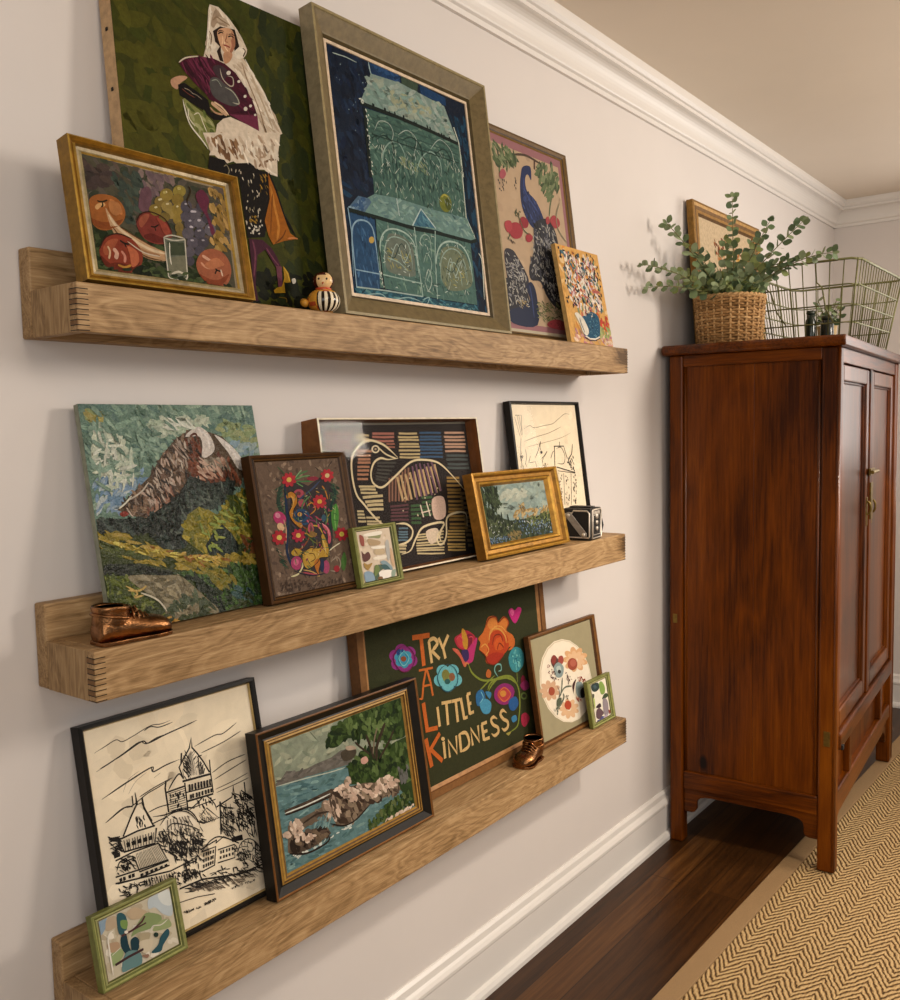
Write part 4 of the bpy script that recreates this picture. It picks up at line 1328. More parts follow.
L #1f1b18 15 192,675 191,681 192,686
L #1f1b18 15 219,675 219,679 220,687
L #1f1b18 15 247,677 247,683 248,689
L #1f1b18 15 271,678 271,682 272,690
L #1f1b18 15 301,680 302,687 303,692
L #1f1b18 15 329,681 329,687 330,693
L #1f1b18 4 197,708 199,723 203,737
L #1f1b18 4 211,709 212,724 217,739
L #1f1b18 4 222,712 226,725 228,741
L #1f1b18 4 237,713 241,726 243,742
L #1f1b18 4 254,715 256,729 260,745
L #1f1b18 4 268,716 272,731 275,747
L #1f1b18 4 283,719 287,733 289,748
L #1f1b18 4 295,720 296,736 301,750
L #1f1b18 4 310,722 311,738 316,751
L #1f1b18 4 325,723 326,738 332,755
L #1f1b18 4 340,726 341,740 346,755
L #1f1b18 4 355,727 357,743 362,758
D #1f1b18 20 27 4 53 60 69,692 175,706 168,747 61,736
D #1f1b18 60 40 4 58 40 704,518 791,565 763,696 682,659
D #1f1b18 40 26 4 77 40 764,761 912,788 919,866 768,815
L #1f1b18 3 400,383 452,385 505,386
L #1f1b18 3 403,393 454,395 504,396
L #1f1b18 3 403,403 452,405 502,406
L #1f1b18 3 401,413 453,417 503,418
L #1f1b18 3 401,423 453,427 501,428
L #1f1b18 3 402,432 448,436 496,438
L #1f1b18 3 398,442 446,446 497,449
L #1f1b18 3 397,452 448,456 497,460
L #1f1b18 3 401,462 448,466 497,470
L #1f1b18 10 533,376 532,392 529,407
L #1f1b18 10 549,379 547,395 545,407
L #1f1b18 10 570,380 566,395 567,410
L #1f1b18 10 589,381 587,395 585,411
L #1f1b18 10 607,383 604,398 604,413
L #1f1b18 10 625,385 623,399 622,415
L #1f1b18 10 645,387 641,401 641,417
L #1f1b18 10 663,388 659,403 660,418
L #1f1b18 10 532,424 531,432 530,444
L #1f1b18 10 547,424 544,435 546,444
L #1f1b18 10 567,426 569,435 565,446
L #1f1b18 10 586,427 583,439 584,448
L #1f1b18 10 606,428 603,438 604,448
L #1f1b18 10 624,429 626,439 623,449
L #1f1b18 10 644,430 642,440 642,450
L #1f1b18 10 661,432 660,442 660,451
L #1f1b18 5 47,489 111,494
L #1f1b18 5 47,518 106,523
L #1f1b18 5 293,485 372,480 376,461
S #1f1b18 5 328,506 372,480 439,475 502,499 547,554
S #1f1b18 5 361,536 404,520 491,557 552,597
D #1f1b18 26 27 5 37 20 55,573 162,580 162,648 68,634
L #3a342e 2 539,258 535,301 530,342
L #3a342e 2 543,251 541,296 537,343
L #3a342e 2 548,250 548,296 544,339
L #3a342e 2 552,244 552,295 550,341
L #3a342e 2 555,241 557,290 557,339
L #3a342e 2 560,237 563,290 565,342
L #3a342e 2 564,234 569,287 570,342
L #3a342e 2 568,230 572,285 577,341
L #3a342e 2 573,230 581,286 586,346
L #3a342e 6 611,271 605,310 605,351
L #3a342e 6 621,291 618,321 612,352
L #3a342e 6 632,310 626,329 620,351
L #3a342e 6 641,329 632,340 626,353
L #3a342e 4 375,495 372,519 368,541
L #3a342e 4 393,496 391,520 390,546
L #3a342e 4 410,499 411,524 412,547
L #3a342e 4 427,502 430,525 434,552
L #3a342e 4 444,504 452,531 456,557
L #3a342e 4 460,506 471,532 476,560
L #3a342e 4 476,509 486,536 496,563
L #3a342e 4 493,511 502,537 517,566
L #3a342e 3 594,549 594,561 588,575
L #3a342e 3 608,552 603,564 600,578
L #3a342e 3 618,556 616,567 608,580
L #3a342e 3 632,560 627,571 620,582
L #3a342e 3 642,563 634,573 630,582
L #3a342e 3 653,567 643,576 639,585
L #3a342e 3 666,570 659,578 650,586
L #1f1b18 5 112,554 289,571
L #1f1b18 5 117,594 171,598''',
'greenB': '''
P #b9b09a 0,0 1000,0 1000,1000 0,1000
D #c4bcaa,#b0a48c,#cfc8b8,#a89c84 60 191 106 54 60 -23,-33 1001,-2 988,960 -12,987
B #aeb8bc 715,-11 987,26 983,455 854,378 761,205 668,174
B #c8ccc8 830,8 987,26 988,290 862,193
B #7f94a4 -16,-18 106,0 67,156 -13,219
B #a8967e 103,21 219,33 253,179 138,222 72,182
B #b09c80 370,67 477,38 612,164 641,228 558,271 415,209
B #7a8a5c 602,228 695,260 814,378 798,487 639,507 472,474 376,484 449,368
B #8a9668 802,465 915,510 935,641 779,617 671,550
B #2a5058 235,43 302,26 353,125 346,304 280,378 224,321
B #6f8a4c 276,147 361,199 334,320 270,258
B #16343e 238,420 314,399 324,588 346,694 359,541 428,516 471,612 432,748 301,755 231,597
B #5c7c7c 273,692 447,780 454,992 305,985 182,949
B #244a54 601,902 708,831 763,724 873,651 888,755 780,876 728,960
E #1c3028 705,653 32,20 -6,39
B #8a9a6a 67,605 214,586 233,712 94,801
B #a88c70 57,419 195,461 197,576 89,574
B #a09478 486,506 630,571 573,699 488,622
B #c0b49c 468,633 649,700 589,848 495,835
B #8a6a58 472,866 562,901 536,953
L #4a2a2c 34 250,394 409,389 550,325 598,260
L #4a2a2c 26 409,389 600,378
L #3a2426 42 112,796 298,776 504,776
S #d8d2c4 27 66,939 67,739 70,517 77,342 105,269 162,248
L #c8c4b4 12 92,621 217,566
S #c8c4b4 19 630,571 681,486 792,530 896,499
E #d8cfc0 319,368 24,15 -4,25''',
'coast': '''
P #8c9480 0,0 1000,0 1000,1000 0,1000
D #98a08a,#8c947e,#a6aa92,#828c78 170 115 38 -179 40 -22,-41 1004,-20 946,428 -13,301
S #6a7260 11 268,-2 310,85
P #6b665e -13,301 46,274 82,234 136,269 219,280 288,273 395,273 471,247 582,266 583,329 509,397 211,345 -8,323
D #77716a,#5e5a54 40 75 22 -178 30 20,289 81,249 218,289 394,283 522,290 494,360 213,326
P #5f7f80 -15,319 211,345 510,387 667,514 952,869 997,1024 447,1056 -14,1014
D #5f8084,#6f9092,#52706f,#7d9c98,#48686c 260 105 23 -176 20 -8,323 210,354 509,397 591,498 360,567 982,972 449,1037 -9,998
S #b8c0b0 9 -7,319 210,354 381,387 490,398
P #2f4020 506,416 569,364 690,335 804,387 901,365 1041,360 1012,1076 897,797 807,687 508,556
D #34481f,#26361a,#42562a,#1e2c18,#55683a 170 92 48 62 60 526,405 651,328 1012,414 996,781 811,657 529,540
B #2a3c1e 382,157 427,80 493,63 528,6 613,9 678,-48 777,-42 903,-58 1026,-23 1009,192 1004,344 913,349 813,316 722,239 625,223 536,174 457,206 404,197
D #34481f,#26361a,#3e5228,#1e2c18,#4a5e32 240 88 48 62 70 371,172 431,47 566,1 710,-67 1002,1 969,329 815,305 664,229 497,187
D #5a6e3c,#667a48 30 72 36 62 60 463,10 733,-6 947,254 589,207
S #3a2f24 35 734,461 749,341 803,236 843,167
S #3a2f24 28 717,432 695,295 677,203
S #7a6c58 18 713,388 738,272 773,181
S #3a2f24 22 755,450 851,343 904,258
S #3a2f24 18 685,375 618,282 586,227
B #4a4236 469,266 544,260 587,299 562,350 487,346
B #b09c88 510,234 565,248 589,286 524,271
B #c89c8c 615,385 654,382 668,426 637,441 612,421
D #34481f,#26361a,#42562a 60 59 27 63 60 509,397 672,474 716,600 544,568
P #4a3d32 34,523 190,528 365,519 485,590 480,628 340,586 185,574 37,563
D #5a4a3c,#3a2f26 26 67 19 -176 20 48,540 188,541 363,538 475,595 324,568 186,565
P #6c5c4c 43,651 160,639 300,625 398,546 618,594 885,726 897,797 633,789 488,876 364,829 319,764 168,720 97,757 50,882 21,847
D #7a6a58,#5a4a3e,#8c7a66,#3e3026 130 115 50 64 50 141,657 315,643 414,564 616,614 883,747 856,787 616,770 472,847 333,791 325,708
P #54463a 29,851 66,740 214,765 298,792 324,866 215,902 80,900
D #5e4e42,#3e322a,#74624f,#2c221c 50 102 44 48 50 38,847 72,762 213,774 304,815 297,870 200,883
D #cdb4a0,#b89e8a,#dcc6b2,#c4a894,#8c7a66 90 78 35 38 40 398,546 497,494 525,569 692,631 814,627 905,736 717,749 491,695 446,610
D #cdb4a0,#b89e8a,#dcc6b2 44 72 33 48 50 53,638 135,644 128,775 75,802 112,766 207,820 295,810 155,829 66,740
D #cdb4a0,#a8907c,#54463a 40 112 37 69 25 317,624 389,622 391,763 321,745
D #dfe0d4,#c8d0c8 44 37 11 -174 40 50,882 213,920 470,866 484,905 322,884 77,927
P #5f7f80 340,735 314,801 366,819 342,717
D #5c7c80,#7c9a98 26 55 17 144 30 222,692 325,708 322,805 199,747
D #34481f,#26361a,#4a5c30,#5e6a40 110 68 36 63 60 595,935 783,868 958,828 982,972 768,987 608,984
D #cdb4a0,#dcc6b2 26 52 20 178 40 727,987 982,972 993,1021 763,1027
D #6a6a66,#55564f 20 66 29 73 40 901,604 985,622 958,740 888,706
D #cdb4a0 12 46 21 34 40 -9,688 46,700 42,736 -12,715
S #2c221c 15 28,860 144,923 282,921 314,880
S #2c221c 13 325,787 416,853 509,857 633,789
S #2c221c 11 37,563 185,574 359,576
S #dfe0d4 11 31,546 187,556 353,553
S #3a2f26 15 138,685 243,664 327,689''',
'kind': '''
P #34361b 0,0 1000,0 1000,1000 0,1000
D #36381d,#303219,#383b1f 30 120 60 12 60 0,0 1000,0 1000,1000 0,1000
E #8c2f7a 214,256 27,20 -12,29
E #8c2f7a 180,277 4,33 -30,-3
E #8c2f7a 140,248 -22,14 -18,-31
E #8c2f7a 134,199 -26,-19 11,-28
E #8c2f7a 168,177 -4,-33 30,3
E #8c2f7a 208,206 23,-14 19,32
E #7a2a6c 174,227 40,14 -4,43
E #3f93b0 199,249 17,13 -7,18
E #3f93b0 177,263 2,21 -19,-2
E #3f93b0 152,244 -14,9 -12,-20
E #3f93b0 148,212 -17,-12 7,-18
E #3f93b0 170,199 -2,-21 19,2
E #3f93b0 196,217 15,-9 12,21
E #8a4a2a 174,231 14,5 -1,15
D #23407c 8 28 18 39 60 138,169 178,182 157,215
L #c66426 29 227,130 318,144
L #c66426 31 272,145 274,307
L #d8b478 22 311,177 317,307
S #d8b478 23 308,176 339,170 356,205 323,239
L #d8b478 20 321,235 361,298
L #d8b478 20 365,175 383,242
L #d8b478 23 420,175 385,240 393,307
L #c86a2a 13 246,324 320,335
L #c86a2a 16 282,335 264,401 249,491
L #c86a2a 16 287,334 301,415 307,494
L #c86a2a 12 265,421 302,426
S #c86a2a 10 249,491 235,480
E #6ab4bc 442,455 31,22 -13,30
E #6ab4bc 393,472 -2,34 -33,-13
E #6ab4bc 350,421 -30,-1 -8,-37
E #6ab4bc 371,371 -17,-34 29,-11
E #6ab4bc 428,391 21,-21 26,31
E #7a9a5a 396,422 29,11 -3,30
E #7a7a3c 385,400 21,8 -3,30
E #8a5a3c 420,427 17,7 -2,24
E #2a5a5a 392,444 16,6 -1,16
B #a8283a 453,207 484,192 520,179 560,213 578,255 544,309 496,292 465,260
B #c03c40 465,218 497,200 507,282 478,265
B #7a1c30 527,210 563,229 539,293 518,286
B #c08a2c 500,166 516,178 530,240 520,293 502,280 496,221
B #b8306c 532,290 578,248 586,258 564,330 545,381 496,380 485,345
B #c8604a 440,262 469,283 492,341 509,385 494,394 473,327 441,276
B #3a2a5a 486,296 524,302 526,353 500,365
S #c88a3c 8 497,395 510,376 523,390
B #c8682a 642,195 665,143 714,151 726,191 767,166 798,213 775,259 818,311 812,371 764,370 745,408 680,445 629,419 627,367 593,326 604,286 593,253 624,227
B #d8843c 658,186 683,156 716,177 715,226 677,228
B #d07a34 732,208 766,181 786,217 767,253 737,240
B #b8421c 666,262 714,240 772,289 780,375 714,412 641,372
B #d05a24 693,301 740,294 749,365 695,361
B #a8301c 633,384 686,373 745,408 687,445 634,421
S #d89a4a 12 655,303 677,228 729,238 764,294 767,340
S #7a2a14 9 675,325 696,272 734,277 746,326
S #d89a4a 9 602,314 632,303 651,346 626,374
S #c8682a 16 767,340 816,326 815,372 778,390
B #c02a78 800,153 822,129 843,150 870,135 889,163 838,235
B #e0609a 810,153 824,139 838,161 823,183
B #3a8a94 774,434 811,386 855,404 878,455 867,521 820,550 783,513
D #5aa8ac,#256a78,#7cc0b8 22 33 13 66 60 784,437 818,400 870,453 857,510 821,535
S #7f8a34 13 520,389 539,451 598,517 686,544 762,566 820,635
S #7f8a34 12 622,587 647,551 717,541 792,593
S #7ab0a4 10 695,533 676,488 687,455 717,462 718,497 698,497
S #6a7a34 9 820,550 819,619
B #b8642c 621,482 636,461 653,487 643,517 623,506
E #8a2a6a 732,642 61,25 -5,52
E #7a1c34 858,619 16,6 -3,33
S #7f8a34 13 619,612 646,571 702,541 778,563 819,647 823,742 810,828 788,895 715,909
S #7f8a34 10 673,515 610,549 571,577 605,609
E #8f2a6c 722,657 64,26 -6,64
E #b84040 722,657 43,18 -4,43
E #d08a3c 717,649 20,8 -2,20
B #2f6a9a 549,583 586,569 604,620 586,656 550,655
B #4a94b4 565,647 603,634 636,677 621,730 581,715
B #2a5a94 749,710 795,699 813,752 782,785 752,764
B #3f80a8 606,592 642,613 628,645
B #a82a44 826,835 859,834 880,882 843,920 821,887
B #8a2a5a 836,639 879,625 899,679 857,686
E #5a6a34 854,720 23,9 -2,24
E #272a17 854,720 13,5 -1,13
B #3f80a8 758,820 787,818 792,851 764,856
B #a89a4a 715,904 746,909 729,925
L #c66426 31 252,512 260,683
L #c66426 26 253,671 316,684
L #d8b478 22 324,566 327,683
L #d8b478 19 348,555 403,567
L #d8b478 23 374,563 373,694
L #d8b478 19 405,568 454,575
L #d8b478 23 427,572 429,702
L #d8b478 23 457,570 467,702
L #d8b478 19 465,696 487,697
L #d8b478 23 496,564 502,687
L #d8b478 19 494,563 516,564
L #d8b478 19 497,624 516,624
L #d8b478 19 500,683 526,682
L #c66426 31 248,717 266,888
L #c66426 26 324,720 264,792
L #c66426 26 267,786 325,883
L #d8b478 22 340,777 341,877
E #d8b478 338,760 10,5 -1,11
L #d8b478 20 367,885 365,781 408,880 412,776
L #d8b478 23 431,776 432,884
S #d8b478 21 428,775 468,785 483,843 472,875 430,883
L #d8b478 21 502,879 498,773 543,875 543,774
L #d8b478 24 566,779 572,880
L #d8b478 20 563,777 598,779
L #d8b478 20 567,829 597,831
L #d8b478 20 572,877 607,880
S #d8b478 21 664,787 642,766 625,779 637,814 662,840 665,871 640,883 621,862
S #d8b478 22 727,776 704,751 687,768 702,805 728,834 728,867 705,878 688,858
S #6a1a3c 5 180,154 145,171 123,209 138,266 168,303 206,296 230,247 213,192 180,154
S #7fc4c8 6 177,189 149,218 170,269 199,236 177,189
S #2a5a6a 7 403,344 363,354 339,400 353,463 389,503 434,488 451,443 438,382 403,344
S #7a2a14 7 641,203 668,152 714,155 726,194 770,172 795,215 775,259
S #7a2a14 7 593,326 626,374 637,422 687,448 745,408
S #e0a050 7 670,249 701,214 743,227 773,274
S #7a2a14 7 703,364 721,325 749,365
S #d84a60 6 461,217 483,203 501,240
S #d84a60 6 534,227 558,234 554,276
S #d87040 7 680,640 726,613 765,674 718,700 680,640
S #7fc4d8 6 578,580 589,621 565,647''',
'oval': '''
P #a09676 0,0 1000,0 1000,1000 0,1000
E #ece0c8 480,520 418,80 -9,424
E #d2c2a4 480,520 408,78 -9,415
E #eee2cc 484,524 398,76 -9,410
E #d8a878 781,400 80,36 -22,25
E #d8a878 718,428 37,54 -46,5
E #d8a878 631,418 -22,47 -49,-16
E #d8a878 560,376 -68,18 -29,-30
E #d8a878 538,320 -82,-18 4,-30
E #d8a878 574,278 -59,-46 36,-17
E #d8a878 652,267 -7,-54 51,5
E #d8a878 737,294 50,-36 43,25
E #d8a878 789,347 85,0 14,33
E #d8a878 664,348 24,6 -3,14
E #e0b890 757,396 59,27 -16,19
E #e0b890 710,417 27,41 -35,4
E #e0b890 645,410 -16,35 -37,-12
E #e0b890 591,378 -51,14 -22,-23
E #e0b890 575,336 -62,-14 3,-23
E #e0b890 602,304 -44,-35 27,-12
E #e0b890 661,296 -6,-40 38,4
E #e0b890 724,317 37,-27 32,19
E #e0b890 763,356 63,0 10,25
E #e0b890 669,356 24,6 -3,14
E #9c4c38 608,383 81,20 -14,60
E #b46450 620,374 48,12 -8,37
E #d0a886 283,585 59,29 -16,19
E #d0a886 237,606 27,43 -35,4
E #d0a886 172,597 -16,36 -36,-13
E #d0a886 119,563 -51,13 -21,-24
E #d0a886 102,519 -62,-15 3,-24
E #d0a886 129,486 -44,-37 27,-12
E #d0a886 188,479 -6,-42 38,5
E #d0a886 251,502 37,-27 32,20
E #d0a886 289,544 63,1 10,26
E #d8a878 196,542 22,6 -3,14
E #a04e36 221,556 49,14 -9,41
E #dcb48c 543,844 60,30 -17,19
E #dcb48c 495,864 28,43 -35,3
E #dcb48c 429,853 -17,36 -37,-14
E #dcb48c 375,817 -52,12 -22,-25
E #dcb48c 358,773 -63,-17 3,-24
E #dcb48c 385,741 -45,-38 27,-12
E #dcb48c 445,736 -6,-42 39,6
E #dcb48c 510,760 38,-26 32,21
E #dcb48c 549,803 64,3 10,26
E #d8a878 454,799 23,7 -3,14
E #b0482e 445,760 55,16 -10,44
B #5a3a34 270,257 335,230 394,288 359,338 293,336
B #8a3c34 280,245 325,220 366,252 331,302 285,298
B #a04a40 400,260 460,260 472,315 430,341 387,316
B #8a9a98 314,327 389,309 458,378 416,456 334,449 297,381
B #b8c4bc 344,349 404,350 410,410 355,410
D #7a2e2a,#4a2a28 22 30 14 56 60 236,307 306,310 312,443 373,489 261,459 214,374
E #3a3a3a 380,402 27,7 -4,19
B #4a2a28 592,607 564,675 595,758 555,657 560,584 632,543
B #8a9a98 622,586 709,594 753,682 685,754 608,702
B #1f1f22 677,676 744,664 736,754 673,751
D #a04a30,#8a3a2c 20 31 14 55 60 659,535 780,567 782,614 652,564
D #a04a40,#c87a5c 10 31 14 56 60 589,727 685,754 653,783 595,758
S #6a7060 19 413,470 388,551 357,616 314,648
S #6a7060 17 314,648 426,577 545,594
S #6a7060 25 245,744 321,723 393,670 391,626
B #58604c 265,707 288,655 354,659 335,713 284,727
S #55403a 8 316,532 337,596 314,648
D #58604c,#7c7c68 10 35 12 57 60 204,718 318,737 288,815 214,778
D #6a2a2a,#4a3430 26 20 10 56 60 472,426 572,527 501,568 464,513
D #4a4a3c 8 22 10 56 60 433,653 489,676 458,704 425,687
D #8a3a3a 6 12 10 56 60 206,285 239,293 233,321 204,313''',
'greenC': '''
P #ddd6c4 0,0 1000,0 1000,1000 0,1000
B #2f3e3c 31,12 318,1 515,48 513,181 280,231 45,166
B #44565c 156,55 298,54 364,133 218,143
B #7f9a4e 567,39 754,55 882,234 805,373 588,368 522,221
B #3c4a34 593,484 746,399 942,400 1006,490 848,516 653,515
B #5f4a50 77,776 153,698 328,678 501,790 564,880 404,922 333,983 75,908
B #3a2c30 139,610 393,567 468,649 398,683 170,654
B #8d8288 631,511 841,534 931,687 858,942 666,997 562,822
B #4c5078 289,973 404,922 576,978 504,1039 80,1022 91,968
B #a89aa8 480,976 738,936 704,1024
B #5a5a48 -10,249 122,276 61,377 -14,362
B #a8b468 -27,359 98,403 57,640 -30,584
B #8a4034 869,848 1000,895 920,974
B #3a3a30 978,562 1123,572 1059,675''',
'cabpic': '''
P #c4ae8e 0,0 1000,0 1000,1000 0,1000
D #8a4a28,#a86a34,#6a3a24,#b87a3c 50 66 26 47 60 258,145 433,96 709,143 809,226 467,347 237,305
D #c09038,#d0a850,#a86a34 30 59 24 28 60 632,173 1018,105 1076,251 685,313
D #5a6444,#6c744c 40 67 23 30 60 113,264 1013,141 1064,339 116,480
D #8a5a34,#5a4a34 60 74 30 11 60 94,406 1198,249 1238,543 163,613''',
}

def catmull(P, closed, n):
    out = []; L = len(P)
    for i in range(L if closed else L-1):
        if closed: p0, p1, p2, p3 = P[i-1], P[i], P[(i+1) % L], P[(i+2) % L]
        else: p0, p1, p2, p3 = P[max(i-1, 0)], P[i], P[i+1], P[min(i+2, L-1)]
        for k in range(n):
            t = k/n; t2, t3 = t*t, t*t*t
            out.append(tuple(.5*(2*b_+(c-a)*t+(2*a-5*b_+4*c-d)*t2+(3*b_-a-3*c+d)*t3) for a, b_, c, d in zip(p0, p1, p2, p3)))
    if not closed: out.append(P[-1])
    return out
def inside(x, y, poly):
    r = False; j = len(poly)-1
    for i in range(len(poly)):
        xi, yi = poly[i]; xj, yj = poly[j]
        if (yi > y) != (yj > y) and x < (xj-xi)*(y-yi)/(yj-yi)+xi: r = not r
        j = i
    return r
def paint(key, W, H, x0, y0, z0, seed=1, gain=1.0):
    """brush strokes of one picture as thin layered patches: one mesh, opening W x H with lower left (x0,y0)"""
    rg = random.Random(seed); mb = MB(); lines = [l.split() for l in ART[key].strip().split('\n')]
    lev = sum(14 if l[0] == 'D' else 1 for l in lines); dz = .0016/lev; z = z0
    def clampp(p): return (min(max(p[0], 0), W), min(max(p[1], 0), H))
    def put(pts, col, zz):
        pts = [clampp(p) for p in pts]; n = len(pts)
        vs = [(x0+p[0], y0+p[1], zz) for p in pts]
        if n <= 4: mb.add(vs, [tuple(range(n))], col); return
        tri = tessellate_polygon([[Vector((p[0], p[1], 0)) for p in pts]])
        mb.add(vs, [tuple(t) for t in tri], col)
    def ribbon(pts, wd, col, zz, taper):
        n = len(pts); L = []; R = []
        for i in range(n):
            a = pts[max(i-1, 0)]; c = pts[min(i+1, n-1)]; tx, ty = c[0]-a[0], c[1]-a[1]; l = math.hypot(tx, ty) or 1
            h = wd/2*(max(.35, min(1, 2.2*math.sin(PI*(i+.35)/(n-.3)))) if taper else 1)
            L.append((pts[i][0]-ty/l*h, pts[i][1]+tx/l*h)); R.append((pts[i][0]+ty/l*h, pts[i][1]-tx/l*h))
        L = [clampp(p) for p in L]; R = [clampp(p) for p in R]
        vs = [(x0+p[0], y0+p[1], zz) for p in L+R]
        mb.add(vs, [(i, i+1, n+i+1, n+i) for i in range(n-1)], col)
    for l in lines:
        k = l[0]
        pts = [tuple(float(v) for v in p.split(',')) for p in l if ',' in p and '#' not in p]
        if k == 'E':
            m, a, c = pts; cc = lin(l[1]); P = []
            for i in range(20):
                t = 2*PI*i/20
                P.append(((m[0]+a[0]*math.cos(t)+c[0]*math.sin(t))/1000*W, (1-(m[1]+a[1]*math.cos(t)+c[1]*math.sin(t))/1000)*H))
            z += dz; put(P, tuple(v*gain for v in cc), z); continue
        P = [(p[0]/1000*W, (1-p[1]/1000)*H) for p in pts]
        if k in 'PB':
            z += dz; put(catmull(P, True, 4) if k == 'B' else P, tuple(v*gain for v in lin(l[1])), z)
        elif k in 'SL':
            wd = max(float(l[2]), 2)/1000*H; z += dz
            ribbon(catmull(P, False, 5) if k == 'S' else P, wd, tuple(v*gain for v in lin(l[1])), z, k == 'S')
        elif k == 'D':
            pal = [lin(c) for c in l[1].split(',')]; n = int(l[2]); ln = float(l[3])/1000*H; wd = float(l[4])/1000*H
            ang = math.radians(float(l[5])); jit = math.radians(float(l[6])); pc = [clampp(p) for p in P]
            xs = [p[0] for p in pc]; ys = [p[1] for p in pc]; i = 0; tries = 0
            while i < n and tries < n*30:
                tries += 1
                x = rg.uniform(min(xs), max(xs)); y = rg.uniform(min(ys), max(ys))
                if not inside(x, y, pc): continue
                a = -ang+rg.uniform(-jit, jit); s = rg.uniform(.6, 1.25); hl = ln*s/2; hw = wd*rg.uniform(.6, 1.2)/2
                ca, sa = math.cos(a), math.sin(a); cv = rg.uniform(-.35, .35)*hw
                base_ = [(-hl, 0), (-hl*.6, hw*.9+cv*.5), (0, hw+cv), (hl*.6, hw*.8+cv*.5), (hl, rg.uniform(-.5, .5)*hw), (hl*.6, -hw*.8+cv*.5), (0, -hw+cv), (-hl*.6, -hw*.9+cv*.5)]
                c = rg.choice(pal); j = rg.uniform(.88, 1.12)*gain
                vs = [clampp((x+px*ca-py*sa, y+px*sa+py*ca)) for px, py in base_]
                mb.add([(x0+p[0], y0+p[1], z+dz*(1+i % 14)) for p in vs], [tuple(range(8))], (c[0]*j, c[1]*j, c[2]*j)); i += 1
            z += dz*14
    return mb

def pic_matrix(key):
    y0, xb, t, w_, h_, yw, rl, z = PIC[key][:8]
    a = Vector((math.sin(yw), math.cos(yw), 0)); n0 = Vector((math.cos(yw), -math.sin(yw), 0)); kz = Vector((0, 0, 1))
    n = n0*math.cos(t)+kz*math.sin(t); u = -n0*math.sin(t)+kz*math.cos(t)
    A = a*math.cos(rl)+u*math.sin(rl); U = u*math.cos(rl)-a*math.sin(rl)
    o = Vector((xb, y0, z+(0 if rl >= 0 else -w_*math.sin(rl))))
    o = o+A*(w_/2)
    return Matrix(((A.x, U.x, n.x, o.x), (A.y, U.y, n.y, o.y), (A.z, U.z, n.z, o.z), (0, 0, 0, 1)))
def frame_mesh(w_, h_, mx, my, T, prof, side):
    """mitred moulding: prof = [(inset 0..1, height, colour of the face that follows)], starting at the outer front edge"""
    b = MB(); rings = [(0, -T, lin(side))]+[(i, z, lin(c)) for i, z, c in prof]
    R = []
    for i, z, c in rings:
        R.append([(-w_/2+mx*i, my*i, z), (w_/2-mx*i, my*i, z), (w_/2-mx*i, h_-my*i, z), (-w_/2+mx*i, h_-my*i, z)])
    for k in range(len(R)-1):
        for e in range(4):
            f = (e+1) % 4; b.add([R[k][e], R[k][f], R[k+1][f], R[k+1][e]], [(0, 1, 2, 3)], rings[k][2])
    b.add(R[0], [(3, 2, 1, 0)], lin('#6b5237'))
    return b
def picture(key, name, label, prof=None, side='#333333', fmat=FRAME, art='painting', amat=PAINT, glass=False, gain=1.0, liner=None, group=None, frame_label=None):
    w_, h_, mx, my, rec, T = PIC[key][3], PIC[key][4], *PIC[key][8:12]
    t = thing(name, label, 'picture', mat=pic_matrix(key), group=group)
    W, H = w_-2*mx, h_-2*my
    if prof:
        b = frame_mesh(w_, h_, mx, my, T, prof, side); o = b.build('frame', fmat, t)
        if frame_label: o['label'] = frame_label
    if liner:
        lw, lc, lm = liner
        b = MB(); z0 = -rec+.0026
        for (xa, xb_, ya, yb_) in ((-W/2, W/2, my, my+lw), (-W/2, W/2, my+H-lw, my+H), (-W/2, -W/2+lw, my+lw, my+H-lw), (W/2-lw, W/2, my+lw, my+H-lw)):
            b.box(xa, xb_, ya, yb_, -rec-.001, z0, lin(lc))
        b.build('liner', lm, t)
    mb = paint(key, W, H, -W/2, my, -rec if prof else 0.0, sum(map(ord, key)), gain)
    if prof: mb.box(-W/2-.0015, W/2+.0015, my-.0015, my+H+.0015, -min(T-.0015, rec+.006), -rec-.0003, lin('#8a7a60'))
    mb.build(art, amat, t)
    if glass:
        b = MB(); zg = -rec*.25; b.add([(-W/2, my, zg), (W/2, my, zg), (W/2, my+H, zg), (-W/2, my+H, zg)], [(0, 1, 2, 3)])
        b.build('glass_pane', GLASS, t)
    return t
def canvas_body(t, key, side, mat=FRAME):
    w_, h_, T = PIC[key][3], PIC[key][4], PIC[key][11]
    b = MB(); b.box(-w_/2, w_/2, 0, h_, -T, -.0004, lin(side)); return b.build('stretcher_canvas', mat, t)

G = '#a8823c'
# top shelf
t = picture('woman', 'canvas_painting', 'large unframed green painting of a woman in a white veil holding a fan', None, art='painted_canvas', amat=PAINT, gain=0.88)
o = canvas_body(t, 'woman', '#c9a67c'); o['label'] = 'raw beige canvas edge'
w_, h_, T = PIC['woman'][3], PIC['woman'][4], PIC['woman'][11]
for k in range(6):
    b = MB(); b.box(-w_/2-.0012, -w_/2, h_*(.08+.17*k), h_*(.08+.17*k)+.005, -T*.6, -T*.6+.005); b.build('tack', DARK, t)
t = picture('fruit', 'framed_painting', 'gold framed fruit still life with tomatoes, grapes and a water glass',
    [(0, 0, '#b08a3a'), (.10, .001, '#9a6f24'), (.28, -.004, '#7a5418'), (.42, -.006, '#c9a24e'), (.50, -.003, '#8a6a34'), (.58, -.008, '#b0a184'), (.80, -.009, '#a7986f'), (.92, -.0075, '#caa24c'), (1, -.0105, '#3a2c14')], '#8f6a22', GILT, gain=0.72)
